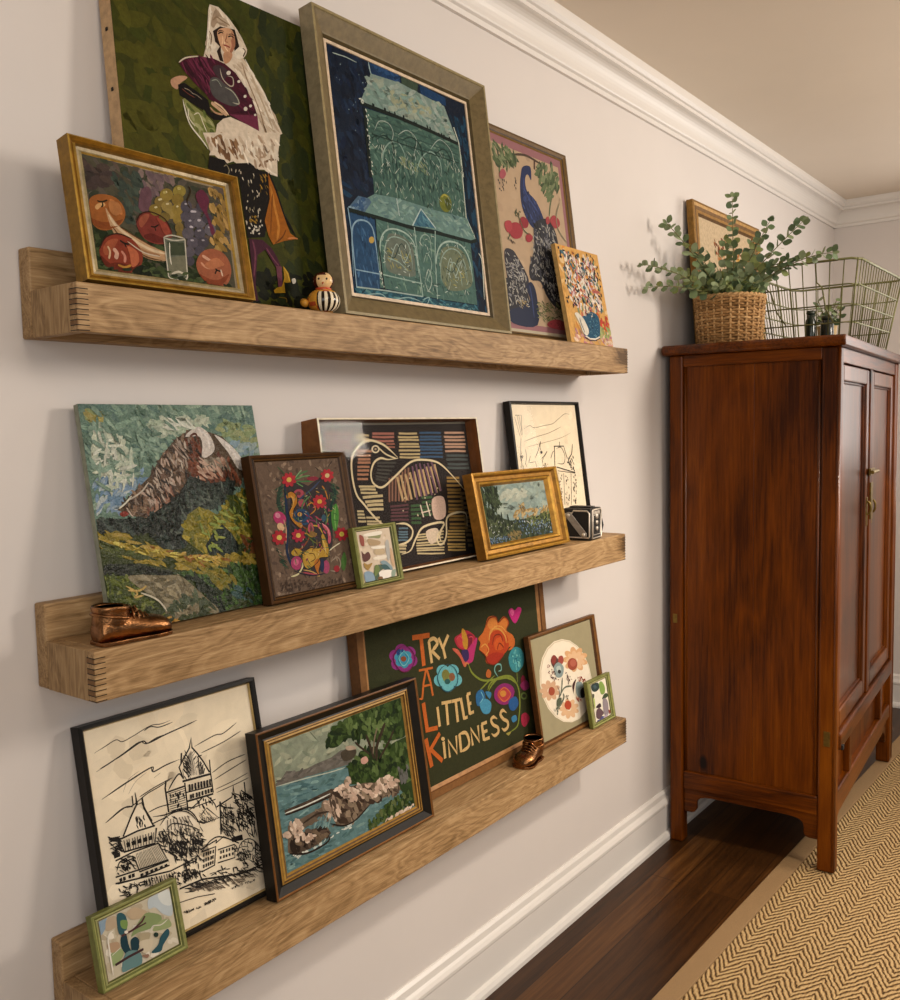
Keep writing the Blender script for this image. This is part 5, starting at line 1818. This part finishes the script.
t = picture('blue', 'framed_painting', 'large painting of a blue green building in a weathered grey wooden frame',
    [(0, 0, '#94855f'), (.12, .0, '#807250'), (.16, -.002, '#766646'), (.80, -.018, '#6e5f3e'), (.88, -.019, '#55492f'), (1, -.027, '#55492f')], '#94876a',
    FRAME, liner=(.006, '#d9c3a8', FRAME), gain=.85)
t = picture('peacock', 'framed_print', 'peacock print with red flowers in a narrow brown frame',
    [(0, 0, '#5e4522'), (.30, .001, '#6b5026'), (.62, -.002, '#3a2814'), (.80, -.003, '#7a5c2c'), (1, -.0065, '#2a1c0e')], '#4a351a', FRAME, art='print', amat=PRINT, gain=0.85)
t = picture('vase', 'canvas_painting', 'small unframed canvas of speckled flowers in a blue vase', None, art='painted_canvas', amat=PAINT, gain=0.92)
canvas_body(t, 'vase', '#c8a468')['label'] = 'thin tan canvas edge'
# middle shelf
t = picture('mountain', 'canvas_painting', 'unframed thick paint canvas of a snowy mountain over green fields', None, art='painted_canvas', amat=THICK, gain=0.86)
canvas_body(t, 'mountain', '#8c8f7c')
t = picture('amate', 'framed_print', 'brown framed folk art of a bird, deer and red flowers on bark paper',
    [(0, 0, '#4a3018'), (.22, .001, '#5a3c1e'), (.45, -.003, '#2e1c0e'), (.62, -.0015, '#5e4222'), (.80, -.004, '#352010'), (1, -.0065, '#2a190c')], '#452c16', FRAME, art='print', amat=EMBR, gain=0.8)
t = picture('mola', 'shadow_box', 'deep brown shadow box with a cream outlined bird on striped cloth',
    [(0, 0, '#e6dac0'), (.55, .0, '#5a3820'), (.6, -.002, '#7a4a26'), (1, -.031, '#3a2412')], '#83532c', FRAME, art='stitched_panel', amat=EMBR, glass=True, gain=1.06)
GREEN = [(0, 0, '#7c8048'), (.20, .001, '#98985c'), (.40, -.001, '#666a38'), (.62, -.003, '#a09e68'), (.80, -.002, '#565a30'), (1, -.0055, '#343c1a')]
t = picture('greenA', 'small_framed_print', 'small upright green framed abstract print leaning on the striped bird box', GREEN, '#74763c', FRAME, art='print', amat=PRINT, group='small green framed prints')
t = picture('gold', 'framed_painting', 'wide gold framed landscape of trees and blue flowers under a cloudy sky',
    [(0, 0, '#a87a2c'), (.12, .001, '#c0923c'), (.22, -.002, '#8a5f1e'), (.36, -.009, '#a4752a'), (.60, -.010, '#7c5418'), (.70, -.006, '#c89a44'), (.84, -.009, '#a87a2e'), (1, -.0185, '#5a3c14')], '#94682a', GILT, gain=0.78)
t = picture('sketch', 'framed_print', 'black framed pen sketch of a street behind the old camera',
    [(0, 0, '#15120f'), (.6, .001, '#1d1916'), (.75, -.002, '#0e0c0a'), (1, -.0085, '#cbb896')], '#17130f', FRAME, art='print', amat=PRINT, glass=True)
# lowest shelf
t = picture('chateau', 'framed_print', 'large black framed ink drawing of a turreted castle above rooftops',
    [(0, 0, '#191613'), (.5, .001, '#211d19'), (.72, -.002, '#0f0d0b'), (.8, -.004, '#b59c68'), (1, -.0085, '#c8b48c')], '#191512', FRAME, art='print', amat=PRINT, glass=True)
t = picture('greenB', 'small_framed_print', 'small landscape green framed abstract print in front of the castle drawing', GREEN, '#74763c', FRAME, art='print', amat=PRINT, group='small green framed prints')
t = picture('coast', 'framed_painting', 'seascape of rocks and a tree in a black and gold frame',
    [(0, 0, '#6b4420'), (.07, .001, '#7e5226'), (.13, -.001, '#1b1712'), (.50, -.010, '#181410'), (.58, -.009, '#9c7434'), (.66, -.008, '#4e3414'), (.72, -.010, '#a8823e'), (.82, -.009, '#5a3e1a'), (.90, -.011, '#96702e'), (1, -.0145, '#3a2810')], '#1c1814', FRAME, gain=0.82)
t = picture('kind', 'framed_sign', 'dark green sign reading try a little kindness with bright folk flowers',
    [(0, 0, '#7a5430'), (.62, .0, '#6a4424'), (.68, -.003, '#a5774a'), (1, -.0065, '#8a6038')], '#6e4826', FRAME, art='lettered_panel', amat=EMBR, gain=.8)
t = picture('oval', 'framed_print', 'oval pressed flower print with grey mat in a thin brown frame',
    [(0, 0, '#6a4522'), (.35, .001, '#7a5228'), (.7, -.002, '#55361a'), (1, -.0085, '#3f2812')], '#5c3a1c', FRAME, art='print', amat=PRINT, gain=0.88)
t = picture('greenC', 'small_framed_print', 'small upright green framed figure print at the right end of the lowest shelf', GREEN, '#74763c', FRAME, art='print', amat=PRINT, group='small green framed prints')
# on the cabinet
t = picture('cabpic', 'framed_painting', 'gold framed flower picture leaning on the wall behind the leafy plant',
    [(0, 0, '#9a7236'), (.16, .001, '#b58a48'), (.34, -.003, '#7a5626'), (.6, -.005, '#a87e40'), (.82, -.005, '#6a4a20'), (1, -.0125, '#4a3216')], '#8f6a34', GILT)

# ------------------------------------------------------------------ cabinet
CB = thing('wooden_cabinet', 'tall reddish brown wooden cabinet with two doors standing by the wall', 'cabinet', (.033, 2.864, 0), math.radians(4.1))
D_, L_, H_ = .528, 1.16, 1.642
PW = .045
def cab(name, args, mat, bev=.003, parent=None, label=None):
    b = MB(); b.box(*args); o = b.build(name, mat, parent or CB, bevel=bev)
    if label: o['label'] = label
    return o
for (xa, xb_) in ((0, PW), (D_-.052, D_)):
    for (ya, yb_) in ((0, .05), (L_-.05, L_)):
        cab('post', (xa, xb_, ya, yb_, .0125 if xa > .1 else .0005, H_), CAB, .006)
# top: board with rounded nosing
b = MB(); nz = [(-.012, H_+.0002), (-.018, H_+.008), (-.020, H_+.0165), (-.018, H_+.026), (-.010, H_+.0325)]
prof = nz+[(L_+.010, H_+.0325), (L_+.018, H_+.026), (L_+.020, H_+.0165), (L_+.018, H_+.008), (L_+.012, H_+.0002)]
b.prism(prof, 0, -.022, D_+.017); o = b.build('top_board', CABY, CB, bevel=.006, seg=3, angle=50)
for ya, yb_, nm in ((.012, .03, 'side_panel'), (L_-.03, L_-.012, 'side_panel')):
    cab(nm, (PW, .272, ya, yb_, .25, H_-.03), CAB, .001)
    cab(nm, (.2725, D_-.052, ya, yb_, .25, H_-.03), CAB, .001)
for ya, yb_ in ((.003, .045), (L_-.045, L_-.003)):
    cab('side_top_rail', (PW, D_-.052, ya, yb_, H_-.038, H_), CABH)
    cab('side_bottom_rail', (PW, D_-.052, ya, yb_, .185, .250), CABH, .006)
    b = MB()
    m = D_-.052
    pts = [(PW, .186), (PW, .106), (.070, .106), (.082, .110), (.088, .120), (.088, .140), (.091, .152), (.101, .160), (.118, .165), (.140, .167),
           (m-.095, .167), (m-.073, .165), (m-.056, .160), (m-.046, .152), (m-.043, .140), (m-.043, .120), (m-.037, .110), (m-.025, .106), (m, .106), (m, .186)]
    b.prism(pts, 1, ya+.01, ya+.028); b.build('apron', CABH, CB, bevel=.002)
    cab('moulding', (PW, D_-.052, min(ya, yb_)-.0005 if ya < .5 else yb_-.006, (ya+.006) if ya < .5 else yb_+.0005, .232, .240), CABH, .002)
# long beads on the side next to the posts
for x in (PW+.006, D_-.052-.008):
    b = MB(); b.tube([(x, .010, .252), (x, .010, H_-.04)], .0045, 8); b.build('moulding', CABF, CB, smooth=True)
for y in (.004, L_-.004):
    b = MB(); b.tube([(D_-.003, .001 if y < .5 else L_-.001, .02), (D_-.003, .001 if y < .5 else L_-.001, H_)], .006, 8); b.build('moulding', CABF, CB, smooth=True)
# back and carcass
cab('back_panel', (.004, .016, .05, L_-.05, .25, H_), CAB, 0)
cab('bottom_board', (.016, D_-.06, .046, L_-.046, .235, .249), CABH, 0)
# front
cab('front_top_rail', (D_-.04, D_-.004, .05, L_-.05, H_-.046, H_), CABY)
cab('front_waist_rail', (D_-.045, D_+.006, .05, L_-.05, .392, .445), CABY, .006)
cab('front_bottom_rail', (D_-.04, D_-.002, .05, L_-.05, .205, .258), CABY, .005)
b = MB(); m = L_-.05
pts = [(.05, .206), (.05, .105), (.075, .105), (.083, .112), (.088, .128), (.098, .145), (.115, .155), (.14, .163), (m-.09, .163), (m-.065, .155), (m-.048, .145), (m-.038, .128), (m-.033, .112), (m-.025, .105), (m, .105), (m, .206)]
b.prism(pts, 0, D_-.032, D_-.012); b.build('front_apron', CABY, CB, bevel=.002)
for ya, yb_ in ((.245, .285), (.875, .915)):
    cab('divider', (D_-.04, D_-.002, ya, yb_, .258, .392), CAB, .004)
for ya, yb_ in ((.05, .245), (.285, .875), (.915, L_-.05)):
    cab('lower_panel', (D_-.034, D_-.022, ya, yb_, .258, .392), CAB, 0)
cab('centre_post', (D_-.04, D_-.003, .556, .604, .445, H_-.046), CAB, .005)
for ya, yb_, hs in ((.052, .554, 1), (.606, L_-.052, -1)):
    z0, z1 = .449, H_-.05
    b = MB(); fw = .048
    b.box(D_-.036, D_-.008, ya, ya+fw, z0, z1); b.box(D_-.036, D_-.008, yb_-fw, yb_, z0, z1)
    b.box(D_-.0358, D_-.0078, ya+fw, yb_-fw, z0, z0+.055); b.box(D_-.0358, D_-.0078, ya+fw, yb_-fw, z1-.05, z1)
    d = b.build('door', CABF, CB, bevel=.005)
    b = MB(); b.box(D_-.030, D_-.022, ya+fw, yb_-fw, z0+.055, z1-.05); b.build('door_panel', CABF, d)
    b = MB(); i = .006
    b.tube([(D_-.020, ya+fw+i, z0+.055+i), (D_-.020, yb_-fw-i, z0+.055+i), (D_-.020, yb_-fw-i, z1-.05-i), (D_-.020, ya+fw+i, z1-.05-i)], .006, 8, closed=True); b.build('door_moulding', CAB, d)
    # brass ring pull
    yp = yb_-.022 if hs > 0 else ya+.022
    b = MB(); b.tube([(D_-.006+.012*math.sin(a*PI/10), yp, 1.135-.045*(1-math.cos(a*PI/10))/2) for a in range(0, 11)], .004, 8)
    b.box(D_-.009, D_-.0055, yp-.010, yp+.010, 1.05, 1.15); b.build('drop_pull', BRASS, d, bevel=.001)
b = MB(); b.box(D_-.003, D_+.004, .535, .625, 1.226, 1.250); b.tube([(D_+.010, .525, 1.238), (D_+.010, .635, 1.238)], .007, 10); b.build('lock_bar', BRASS, CB, bevel=.001)
b = MB(); b.box(D_-.003, D_+.002, .560, .600, 1.07, 1.20); b.build('lock_plate', BRASS, CB, bevel=.001)
cab('hinge_plate', (D_-.035, D_-.016, -.0015, .001, .415, .462), BRASS, .0005)
cab('hinge_plate', (.012, .026, -.0015, .001, .755, .785), BRASS, .0005)
b = MB(); b.box(D_-.002, D_+.012, .056, .075, .392, .408); b.build('peg', DARK, CB, bevel=.002)

# ------------------------------------------------------------------ plant in a woven basket on the cabinet
ZT = H_+.0325
PL = thing('potted_eucalyptus', 'leafy green eucalyptus stems in a woven basket on top of the cabinet', 'plant', (.176, 3.02, ZT+.001))
def m_wick():
    m = m_vcol('wicker', .7, 0, .22, (160, 160, 160), .3, 300); return m
WICK = m_wick()
b = MB(); hb = .156; rows = 18; cols = [lin(c) for c in ('#b98f5e', '#a98050', '#c79f6d', '#9a7448')]
def rad(z): return .098+.012*(z/hb)
for r in range(rows):
    z = .006+(hb-.014)*r/(rows-1); pts = []
    for k in range(112):
        a = 2*PI*k/112; rr = rad(z)+.0036*math.cos(13*a+(r % 2)*PI); pts.append((rr*math.cos(a), rr*math.sin(a), z+.0012*math.sin(7*a+r)))
    b.tube(pts, .0046, 6, rnd.choice(cols), closed=True, flat=1.0)
for k in range(26):
    a = 2*PI*k/26+.02; b.tube([((rad(z)+.0022)*math.cos(a), (rad(z)+.0022)*math.sin(a), z) for z in (.0, hb*.5, hb)], .0040, 6, cols[2])
for k, ph in enumerate((0, PI)):
    pts = [((rad(hb)+.003*math.cos(20*2*PI*i/160+ph))*math.cos(2*PI*i/160), (rad(hb)+.003*math.cos(20*2*PI*i/160+ph))*math.sin(2*PI*i/160), hb-.002+.003*math.sin(20*2*PI*i/160+ph)) for i in range(160)]
    b.tube(pts, .0048, 6, cols[2], closed=True)
b.lathe([(.090, .002), (.094, .004), (.099, .11), (.085, .125), (.01, .13)], 32, col=lin('#2a1c10'))
b.build('basket', WICK, PL, smooth=True)
LEAF = m_vcol('eucalyptus_leaf', .55, 0, .12, (60, 60, 60), .1, 120, spec=.3)
STEM = m_plain('stem_bark', '#6d6a3e', .7)
LG = [lin(c) for c in ('#74865c', '#637752', '#85936c', '#56694a', '#8d9b76', '#7a844c')]
def leaf(mb, p, d, n, ln, col):
    d = d.normalized(); n = (n-d*n.dot(d)).normalized(); s = d.cross(n)
    out = [(0, 0), (.15, .22), (.38, .40), (.62, .40), (.85, .24), (1, 0), (.85, -.24), (.62, -.40), (.38, -.40), (.15, -.22)]
    vs = [p+d*(x*ln)+s*(y*ln)+n*(-.25*y*y*ln+.10*x*x*ln*-1) for x, y in out]+[p+d*(.5*ln)-n*(.06*ln)]
    k = len(out); mb.add(vs, [(i, (i+1) % k, k) for i in range(k)], col)
def branch(p0, p1, sag, nleaf, lsize, seed):
    rg = random.Random(seed); p0, p1 = Vector(p0), Vector(p1); pts = []
    mid = p0.lerp(p1, .5)+Vector((0, 0, sag)); K = 12
    for i in range(K+1):
        t = i/K; pts.append(p0*(1-t)**2+mid*2*t*(1-t)+p1*t*t)
    b = MB(); b.tube(pts, .0028, 6, r2=.0010); st = b.build('branch', STEM, PL, smooth=True)
    lb = MB()
    for j in range(nleaf):
        t = .22+.78*j/max(1, nleaf-1); i = min(int(t*K), K-1); f = t*K-i; p = pts[i].lerp(pts[i+1], f); tg = (pts[i+1]-pts[i]).normalized()
        side = tg.orthogonal().normalized(); rot = Matrix.Rotation(j*PI/2+rg.uniform(-.4, .4), 3, tg); side = rot @ side
        sz = lsize*(1.15-.45*t)*rg.uniform(.85, 1.15); c = rg.choice(LG); jt = rg.uniform(.85, 1.15)
        for s in (1, -1):
            d = side*s*.85+tg*.55+Vector((0, 0, rg.uniform(-.1, .25)))
            leaf(lb, p+side*s*.002, d, Vector((rg.uniform(-.4, .4)+.3, rg.uniform(-.6, 0)-.5, rg.uniform(.2, .9))), sz, tuple(v*jt for v in c))
    leaf(lb, pts[-1], (pts[-1]-pts[-2]), Vector((.4, -.6, .5)), lsize*.6, LG[2])
    lb.build('foliage', LEAF, st)
o0 = Vector((.176, 3.02, ZT+.001))
def W2(p): return Vector(p)-o0
tips = [((.172, 3.05, 2.165), .02, 13, .036), ((.055, 2.80, 2.055), .03, 11, .042), ((.058, 2.62, 1.905), .05, 13, .036), ((.055, 2.66, 1.84), .05, 13, .036),
        ((.300, 3.04, 2.065), .02, 10, .040), ((.400, 3.05, 2.05), .02, 11, .044), ((.490, 3.06, 1.945), .07, 14, .040), ((.36, 3.02, 1.93), .05, 9, .04),
        ((.10, 2.93, 1.98), .03, 9, .042), ((.23, 3.10, 2.02), .02, 9, .04), ((.14, 3.08, 2.03), .02, 9, .038), ((.09, 2.84, 1.90), .03, 9, .042)]
for i, (p, sg, n, ls) in enumerate(tips):
    branch((.015*math.cos(i*2.1), .015*math.sin(i*2.1), .13), W2(p), sg, int(n*1.2), ls*.86, 40+i)
for i in range(26):
    a = 2*PI*i/26*1.0+rnd.uniform(-.2, .2); rr = rnd.uniform(.05, .135); zz = .150+rnd.uniform(.01, .10)*(1.35-rr*4)
    if math.cos(a) < -.3: rr = min(rr, .10)
    branch((.05*math.cos(a), .05*math.sin(a), .125), (rr*math.cos(a), rr*math.sin(a), zz), .03, 7, .037, 90+i)

# ------------------------------------------------------------------ wire basket with small pots
WB = thing('wire_basket', 'green wire basket with open grid sides on top of the cabinet', 'basket', (.340, 3.50, ZT+.003))
WIRE = m_plain('green_wire', '#6d6c40', .45, .3, .25, 60)
hx, hy, hz = .200, .325, .262
def WP(u, v, s):  # u,v in -1..1 around, s 0 bottom..1 top
    k = .80+.20*s; return Vector((u*hx*k, v*hy*k, .003+(hz-.003)*s))
b = MB()
def loop(s, r):
    P = [WP(-1, -1, s), WP(1, -1, s), WP(1, 1, s), WP(-1, 1, s)]; pts = []
    for i in range(4):
        a, c = P[i], P[(i+1) % 4]
        for t in (.06, .3, .5, .7, .94): pts.append(a.lerp(c, t))
    b.tube(pts, r, 6, closed=True)
loop(1, .0042); b.build('rim', WIRE, WB, smooth=True)
b = MB()
for s in (.0, .24, .46, .70): loop(s, .0026)
b.build('side_ring', WIRE, WB, smooth=True)
b = MB()
for k in range(1, 9):
    u = -1+2*k/9
    for v in (-1, 1): b.tube([WP(u, v, 1), WP(u, v, 0)], .0021, 6)
for k in range(1, 19):
    v = -1+2*k/19
    for u in (-1, 1): b.tube([WP(u, v, 1), WP(u, v, 0)], .0018, 6)
for u in (-1, 1):
    for v in (-1, 1): b.tube([WP(u*.98, v*.98, 1), WP(u*.98, v*.98, 0)], .003, 6)
b.build('side_wires', WIRE, WB, smooth=True)
b = MB()
for k in range(1, 9): u = -1+2*k/9; b.tube([WP(u, -1, 0), WP(u, 1, 0)], .0018, 6)
for k in range(1, 12): v = -1+2*k/12; b.tube([WP(-1, v, 0), WP(1, v, 0)], .0018, 6)
b.build('base_wires', WIRE, WB, smooth=True)
for u in (-.45, .45):
    b = MB(); b.tube([WP(u-.12, -1.01, .98), WP(u-.10, -1.02, .75), WP(u, -1.03, .68), WP(u+.06, -1.02, .42), WP(u+.2, -1.01, .25)], .003, 6)
    b.build('bent_brace', WIRE, WB, smooth=True)
ZB = ZT+.003+.0065
for i, (x, y, h, r, col, lb_) in enumerate(((.338, 3.36, .108, .017, '#1c2620', 'tall narrow dark bottle inside the wire basket'), (.388, 3.38, .088, .022, '#202422', 'short wide dark jar inside the wire basket'))):
    t = thing('small_jar', lb_, 'jar', (x, y, ZB))
    b = MB(); b.lathe([(r*.9, 0), (r, .004), (r, h*.78), (r*.8, h*.86), (r*.78, h)], 20, col=lin(col)); b.build('body', m_plain('dark_glass', col, .15), t, smooth=True)
    b = MB(); b.lathe([(r*.84, h+.0003), (r*.86, h+.004), (r*.84, h+.012)], 20); b.build('lid', m_plain('dark_lid', '#2c3328', .4), t, smooth=True)
t = thing('plant_sprig', 'small potted green sprig inside the wire basket behind the dark jars', 'plant', (.372, 3.44, ZB))
b = MB(); b.lathe([(.026, 0), (.034, .07), (.031, .07), (.029, .064)], 20); b.build('pot', m_plain('tan_pot', '#b49a70', .7), t, smooth=True)
b = MB(); lb = MB()
for k in range(9):
    a = k*2.4; e = Vector((.045*math.cos(a), .05*math.sin(a), .135+.03*math.sin(k*3))); s0 = Vector((.01*math.cos(a), .01*math.sin(a), .06))
    b.tube([s0, s0.lerp(e, .5)+Vector((0, 0, .02)), e], .0014, 5)
    for q in range(5):
        leaf(lb, s0.lerp(e, .3+.17*q), Vector((math.cos(a+q*2), math.sin(a+q*2), .5)), Vector((.3, -.5, .6)), .026, rnd.choice(LG))
st = b.build('stem', STEM, t, smooth=True); lb.build('foliage', LEAF, st)

# ------------------------------------------------------------------ bronzed baby shoes
def shoe(loc, rz, label, L, k):
    t = thing('baby_shoe', label, 'shoe', loc, rz, 'bronzed baby shoes')
    # sections along the length: position, half width, height of the upper
    sec = [(.0, .016, .032), (.03, .022, .041), (.10, .024, .046), (.22, .0255, .047), (.36, .025, .045), (.46, .0255, .040), (.58, .028, .034), (.72, .030, .032), (.84, .029, .029), (.93, .023, .024), (.985, .013, .016), (1.0, .004, .008)]
    b = MB(); rings = []
    for s, hw, ht in sec:
        R = []
        for i in range(16):
            a = 2*PI*i/16; ca, sa = math.cos(a), math.sin(a)
            y = hw*k*(abs(ca)**.75)*(1 if ca >= 0 else -1); zc = .0035+ht*k*.5
            R.append((s*L, y*(1.0 if sa < .2 else 1-.28*sa), zc+ht*k*.5*(abs(sa)**.7)*(1 if sa >= 0 else -1)))
        rings.append(R)
    vs = [p for R in rings for p in R]; n = len(rings)
    fs = [(i*16+j, i*16+(j+1) % 16, (i+1)*16+(j+1) % 16, (i+1)*16+j) for i in range(n-1) for j in range(16)]
    fs += [tuple(range(16)), tuple((n-1)*16+j for j in range(16))[::-1]]
    b.add(vs, fs); b.build('upper', BRONZE, t, smooth=True, subsurf=1)
    b = MB(); out = []
    for s, hw, ht in sec: out.append((s*L, hw*k*1.0))
    pts = out+[(x, -y) for x, y in out[::-1]]
    b.prism(pts, 2, .0, .0055); b.build('sole', BRONZE, t, bevel=.0015)
    # ankle collar, open at the top
    cx = .215*L; ra, rb = .215*L, .0245*k; zt = .060*k; zb = .030*k
    b = MB(); seg = 28
    prof = [(1.02, zb), (1.05, zb+.010*k), (1.0, zb+.020*k), (1.05, zt-.005), (1.08, zt-.001), (1.03, zt+.001), (.92, zt-.002), (.86, zt-.012), (.84, zb+.006), (.5, zb+.004)]
    R = []
    for f, z in prof:
        R.append([(cx+ra*f*math.cos(2*PI*i/seg), rb*f*math.sin(2*PI*i/seg), z-(.004*k*max(0, math.cos(2*PI*i/seg)) if z > zb+.012 else 0)) for i in range(seg)])
    vs = [p for r in R for p in r]
    b.add(vs, [(i*seg+j, i*seg+(j+1) % seg, (i+1)*seg+(j+1) % seg, (i+1)*seg+j) for i in range(len(R)-1) for j in range(seg)]+[tuple((len(R)-1)*seg+j for j in range(seg))])
    b.build('collar', BRONZE, t, smooth=True)
    b = MB(); b.lathe([(.0, zt-.0022), (1, zt-.0022)], 24, cx-.004, 0, sx=ra*.86, sy=rb*.92); b.build('opening', DARK, t)['label'] = 'flat dark disc for the shade inside the shoe'  # shade inside the collar put in as a flat dark disc
    # laces over the instep, eyelet bead, strap and a bow
    b = MB()
    for q in range(4):
        x = (.44+.065*q)*L; z = (.0505-.0045*q)*k
        b.tube([(x, -.020*k, z-.014*k), (x+.002, -.011*k, z-.001), (x+.004, 0, z+.0015), (x+.002, .011*k, z-.001), (x, .020*k, z-.014*k)], .0018*k, 8)
    b.build('lace', BRONZE, t, smooth=True)
    b = MB(); zz = .049*k
    for s in (1, -1):
        b.tube([(.48*L, 0, zz), (.50*L, s*.008*k, zz+.004), (.49*L, s*.016*k, zz-.001), (.47*L, s*.012*k, zz-.005), (.48*L, 0, zz)], .0019*k, 8)
        b.tube([(.48*L, 0, zz), (.54*L, s*.010*k, zz-.008), (.58*L, s*.018*k, zz-.020*k)], .0015*k, 8)
    b.build('bow', BRONZE, t, smooth=True)
    b = MB()
    b.tube([(cx+ra*1.05*math.cos(a), rb*1.10*math.sin(a), zb+.013*k-.006*k*math.cos(a)) for a in [2*PI*i/30 for i in range(30)]], .0024*k, 8, closed=True)
    b.build('strap', BRONZE, t, smooth=True)
    return t
shoe((.124, .713, 1.1200), PI/2+.06-.12, 'bronze baby shoe with toe pointing right in front of the mountain canvas', .120, .92)
shoe((.112, 1.900, .5985), -PI/2+.12, 'bronze baby shoe beside the oval flower print with toe pointing left', .098, .95)

# ------------------------------------------------------------------ little painted figure on the top shelf
DT = thing('wooden_figurine', 'tiny painted wooden figurine with striped round body on top shelf', 'figurine', (.122, 1.192, 1.629), .75)
VCOLG = m_vcol('gloss_paint', .25, 0, .05, (80, 80, 80), 0, coat=.4)
Y, K_, Wt, R_ = lin('#d89a3a'), lin('#1c120c'), lin('#efe2c4'), lin('#b8502c')
def body_col(t, a):
    ang = (a*360) % 360
    if t > .86: return R_
    if 250 < ang < 360 or ang < 60:
        if .16 < t < .72: return (Wt if int(ang/11) % 2 else K_)
    if t < .12: return R_ if int(ang/24) % 2 else Y
    return Y if (int(t*9)+int(ang/30)) % 5 else R_
b = MB(); prof = []
for i in range(19):
    a = -PI/2+PI*i/18; prof.append((max(.004, .037*math.cos(a)**.85 if math.cos(a) > 1e-6 else .004), .024+.0235*math.sin(a)))
b.lathe(prof, 64, sx=.86, sy=1.0, colf=body_col); b.build('body', VCOLG, DT, smooth=True)
def head_col(t, a):
    ang = (a*360) % 360
    face = -62 < ((ang-270+180) % 360)-180 < 62
    if face and t < (.70 if ang < 292 else .80) and not (ang < 232): return lin('#e8c48c')
    return lin('#4a1c10')
b = MB(); prof = []
for i in range(17):
    a = -PI/2+PI*i/16; prof.append((max(.003, .0205*math.cos(a)), .062+.0175*math.sin(a)))
b.lathe(prof, 48, colf=head_col); hd = b.build('head', VCOLG, DT, smooth=True)
b = MB(); b.lathe([(.014, .044), (.016, .047), (.013, .050)], 24, col=lin('#c8502c')); b.build('collar', VCOLG, DT, smooth=True)
b = MB()
for s in (-1, 1):
    b.lathe([(.0005, -.0022), (.0022, 0), (.0005, .0022)], 10, s*.0075, -.0190)
me = b.build('eye', DARK, hd, smooth=True); me.location = (0, 0, .064)
b = MB(); b.lathe([(.0005, -.002), (.0022, 0), (.0005, .002)], 10, 0, -.0200, col=R_); m_ = b.build('mouth', VCOLG, hd, smooth=True); m_.location = (0, 0, .056)
b = MB(); b.tube([(-.034, -.010, .016), (-.036, -.016, .020), (-.031, -.021, .018)], [.006, .0085, .004], 12, Y); b.build('snout', VCOLG, DT, smooth=True)

DT.scale = (.93, .93, .93)
# ------------------------------------------------------------------ old box camera on the middle shelf
CM = thing('box_camera', 'small old black box camera with metal trim on the middle shelf', 'camera', (.112, 2.138, 1.1197), math.radians(7))
BLK = m_plain('black_leatherette', '#14110f', .5, 0, .2, 200, .4)
CHR = m_plain('worn_metal', '#d0c6b8', .42, .5, .15, 90)
cx, cy, cz = .039, .037, .084
b = MB(); b.box(-cx, cx, -cy, cy, .0005, cz); b.build('body', BLK, CM, bevel=.004, seg=3)
def trimline(pts, r=.0016, name='metal_trim'):
    b = MB(); b.tube(pts, r, 8, closed=True); b.build(name, CHR, CM, smooth=True)
e = .0012; yf = -cy-e; i_ = .006
trimline([(-cx+i_, yf, .008), (cx-i_, yf, .008), (cx-i_+.002, yf, .012), (cx-i_+.002, yf, cz-.012), (cx-i_-.004, yf, cz-.006), (-cx+.03, yf, cz-.006), (-cx+.026, yf, cz-.012), (-cx+.008, yf, cz-.014)], .0022)
xf = cx+e
trimline([(xf, -cy+i_, .006), (xf, cy-i_, .006), (xf, cy-i_, cz-.008), (xf, cy-i_-.004, cz-.004), (xf, -cy+i_+.004, cz-.004), (xf, -cy+i_, cz-.008)], .0023)
trimline([(xf, -cy+.012, .014), (xf, cy-.012, .014), (xf, cy-.012, cz-.018), (xf, -cy+.012, cz-.018)], .0012)
b = MB()
for z in (.030, .046, .062):
    b.tube([(cx-.001, .0, z), (cx+.004, .0, z)], .007 if z > .05 else .0055, 16)
b.build('lens', CHR, CM, smooth=True)
b = MB(); b.box(cx, cx+.0015, -cy+.014, cy-.014, cz-.016, cz-.008); b.build('name_plate', CHR, CM, bevel=.0005)
b = MB(); pts = []
p0, p1 = Vector((-.022, yf-.002, .066)), Vector((.020, yf-.002, .016)); dd = (p1-p0).normalized(); nn = Vector((dd.z, 0, -dd.x)); hw = .0085
outl = [p0+nn*hw*math.cos(a)-dd*hw*math.sin(a) for a in [PI*i/8 for i in range(9)]]+[p1-nn*hw*math.cos(a)+dd*hw*math.sin(a) for a in [PI*i/8 for i in range(9)]]
b.prism([(p.x, p.z) for p in outl], 1, yf-.004, yf+.0005); o = b.build('winding_arm', m_plain('grey_arm', '#a39b90', .45, .4, .15, 90), CM, bevel=.001); o['label'] = 'grey metal arm'
for p in (p0, p1):
    b = MB(); b.tube([(p.x, yf-.003, p.z), (p.x, yf-.0065, p.z)], .0048, 14); b.build('knob', CHR, o, smooth=True)
b = MB(); b.tube([(cx-.01, cy, .055), (cx-.004, cy+.010, .050), (cx-.002, cy+.014, .034), (cx-.006, cy+.010, .014), (cx-.01, cy, .008)], .003, 8); b.build('strap', BLK, CM, smooth=True)
b = MB(); b.box(-.03, .030, -.016, .016, cz, cz+.004); b.build('top_plate', BLK, CM, bevel=.0015)
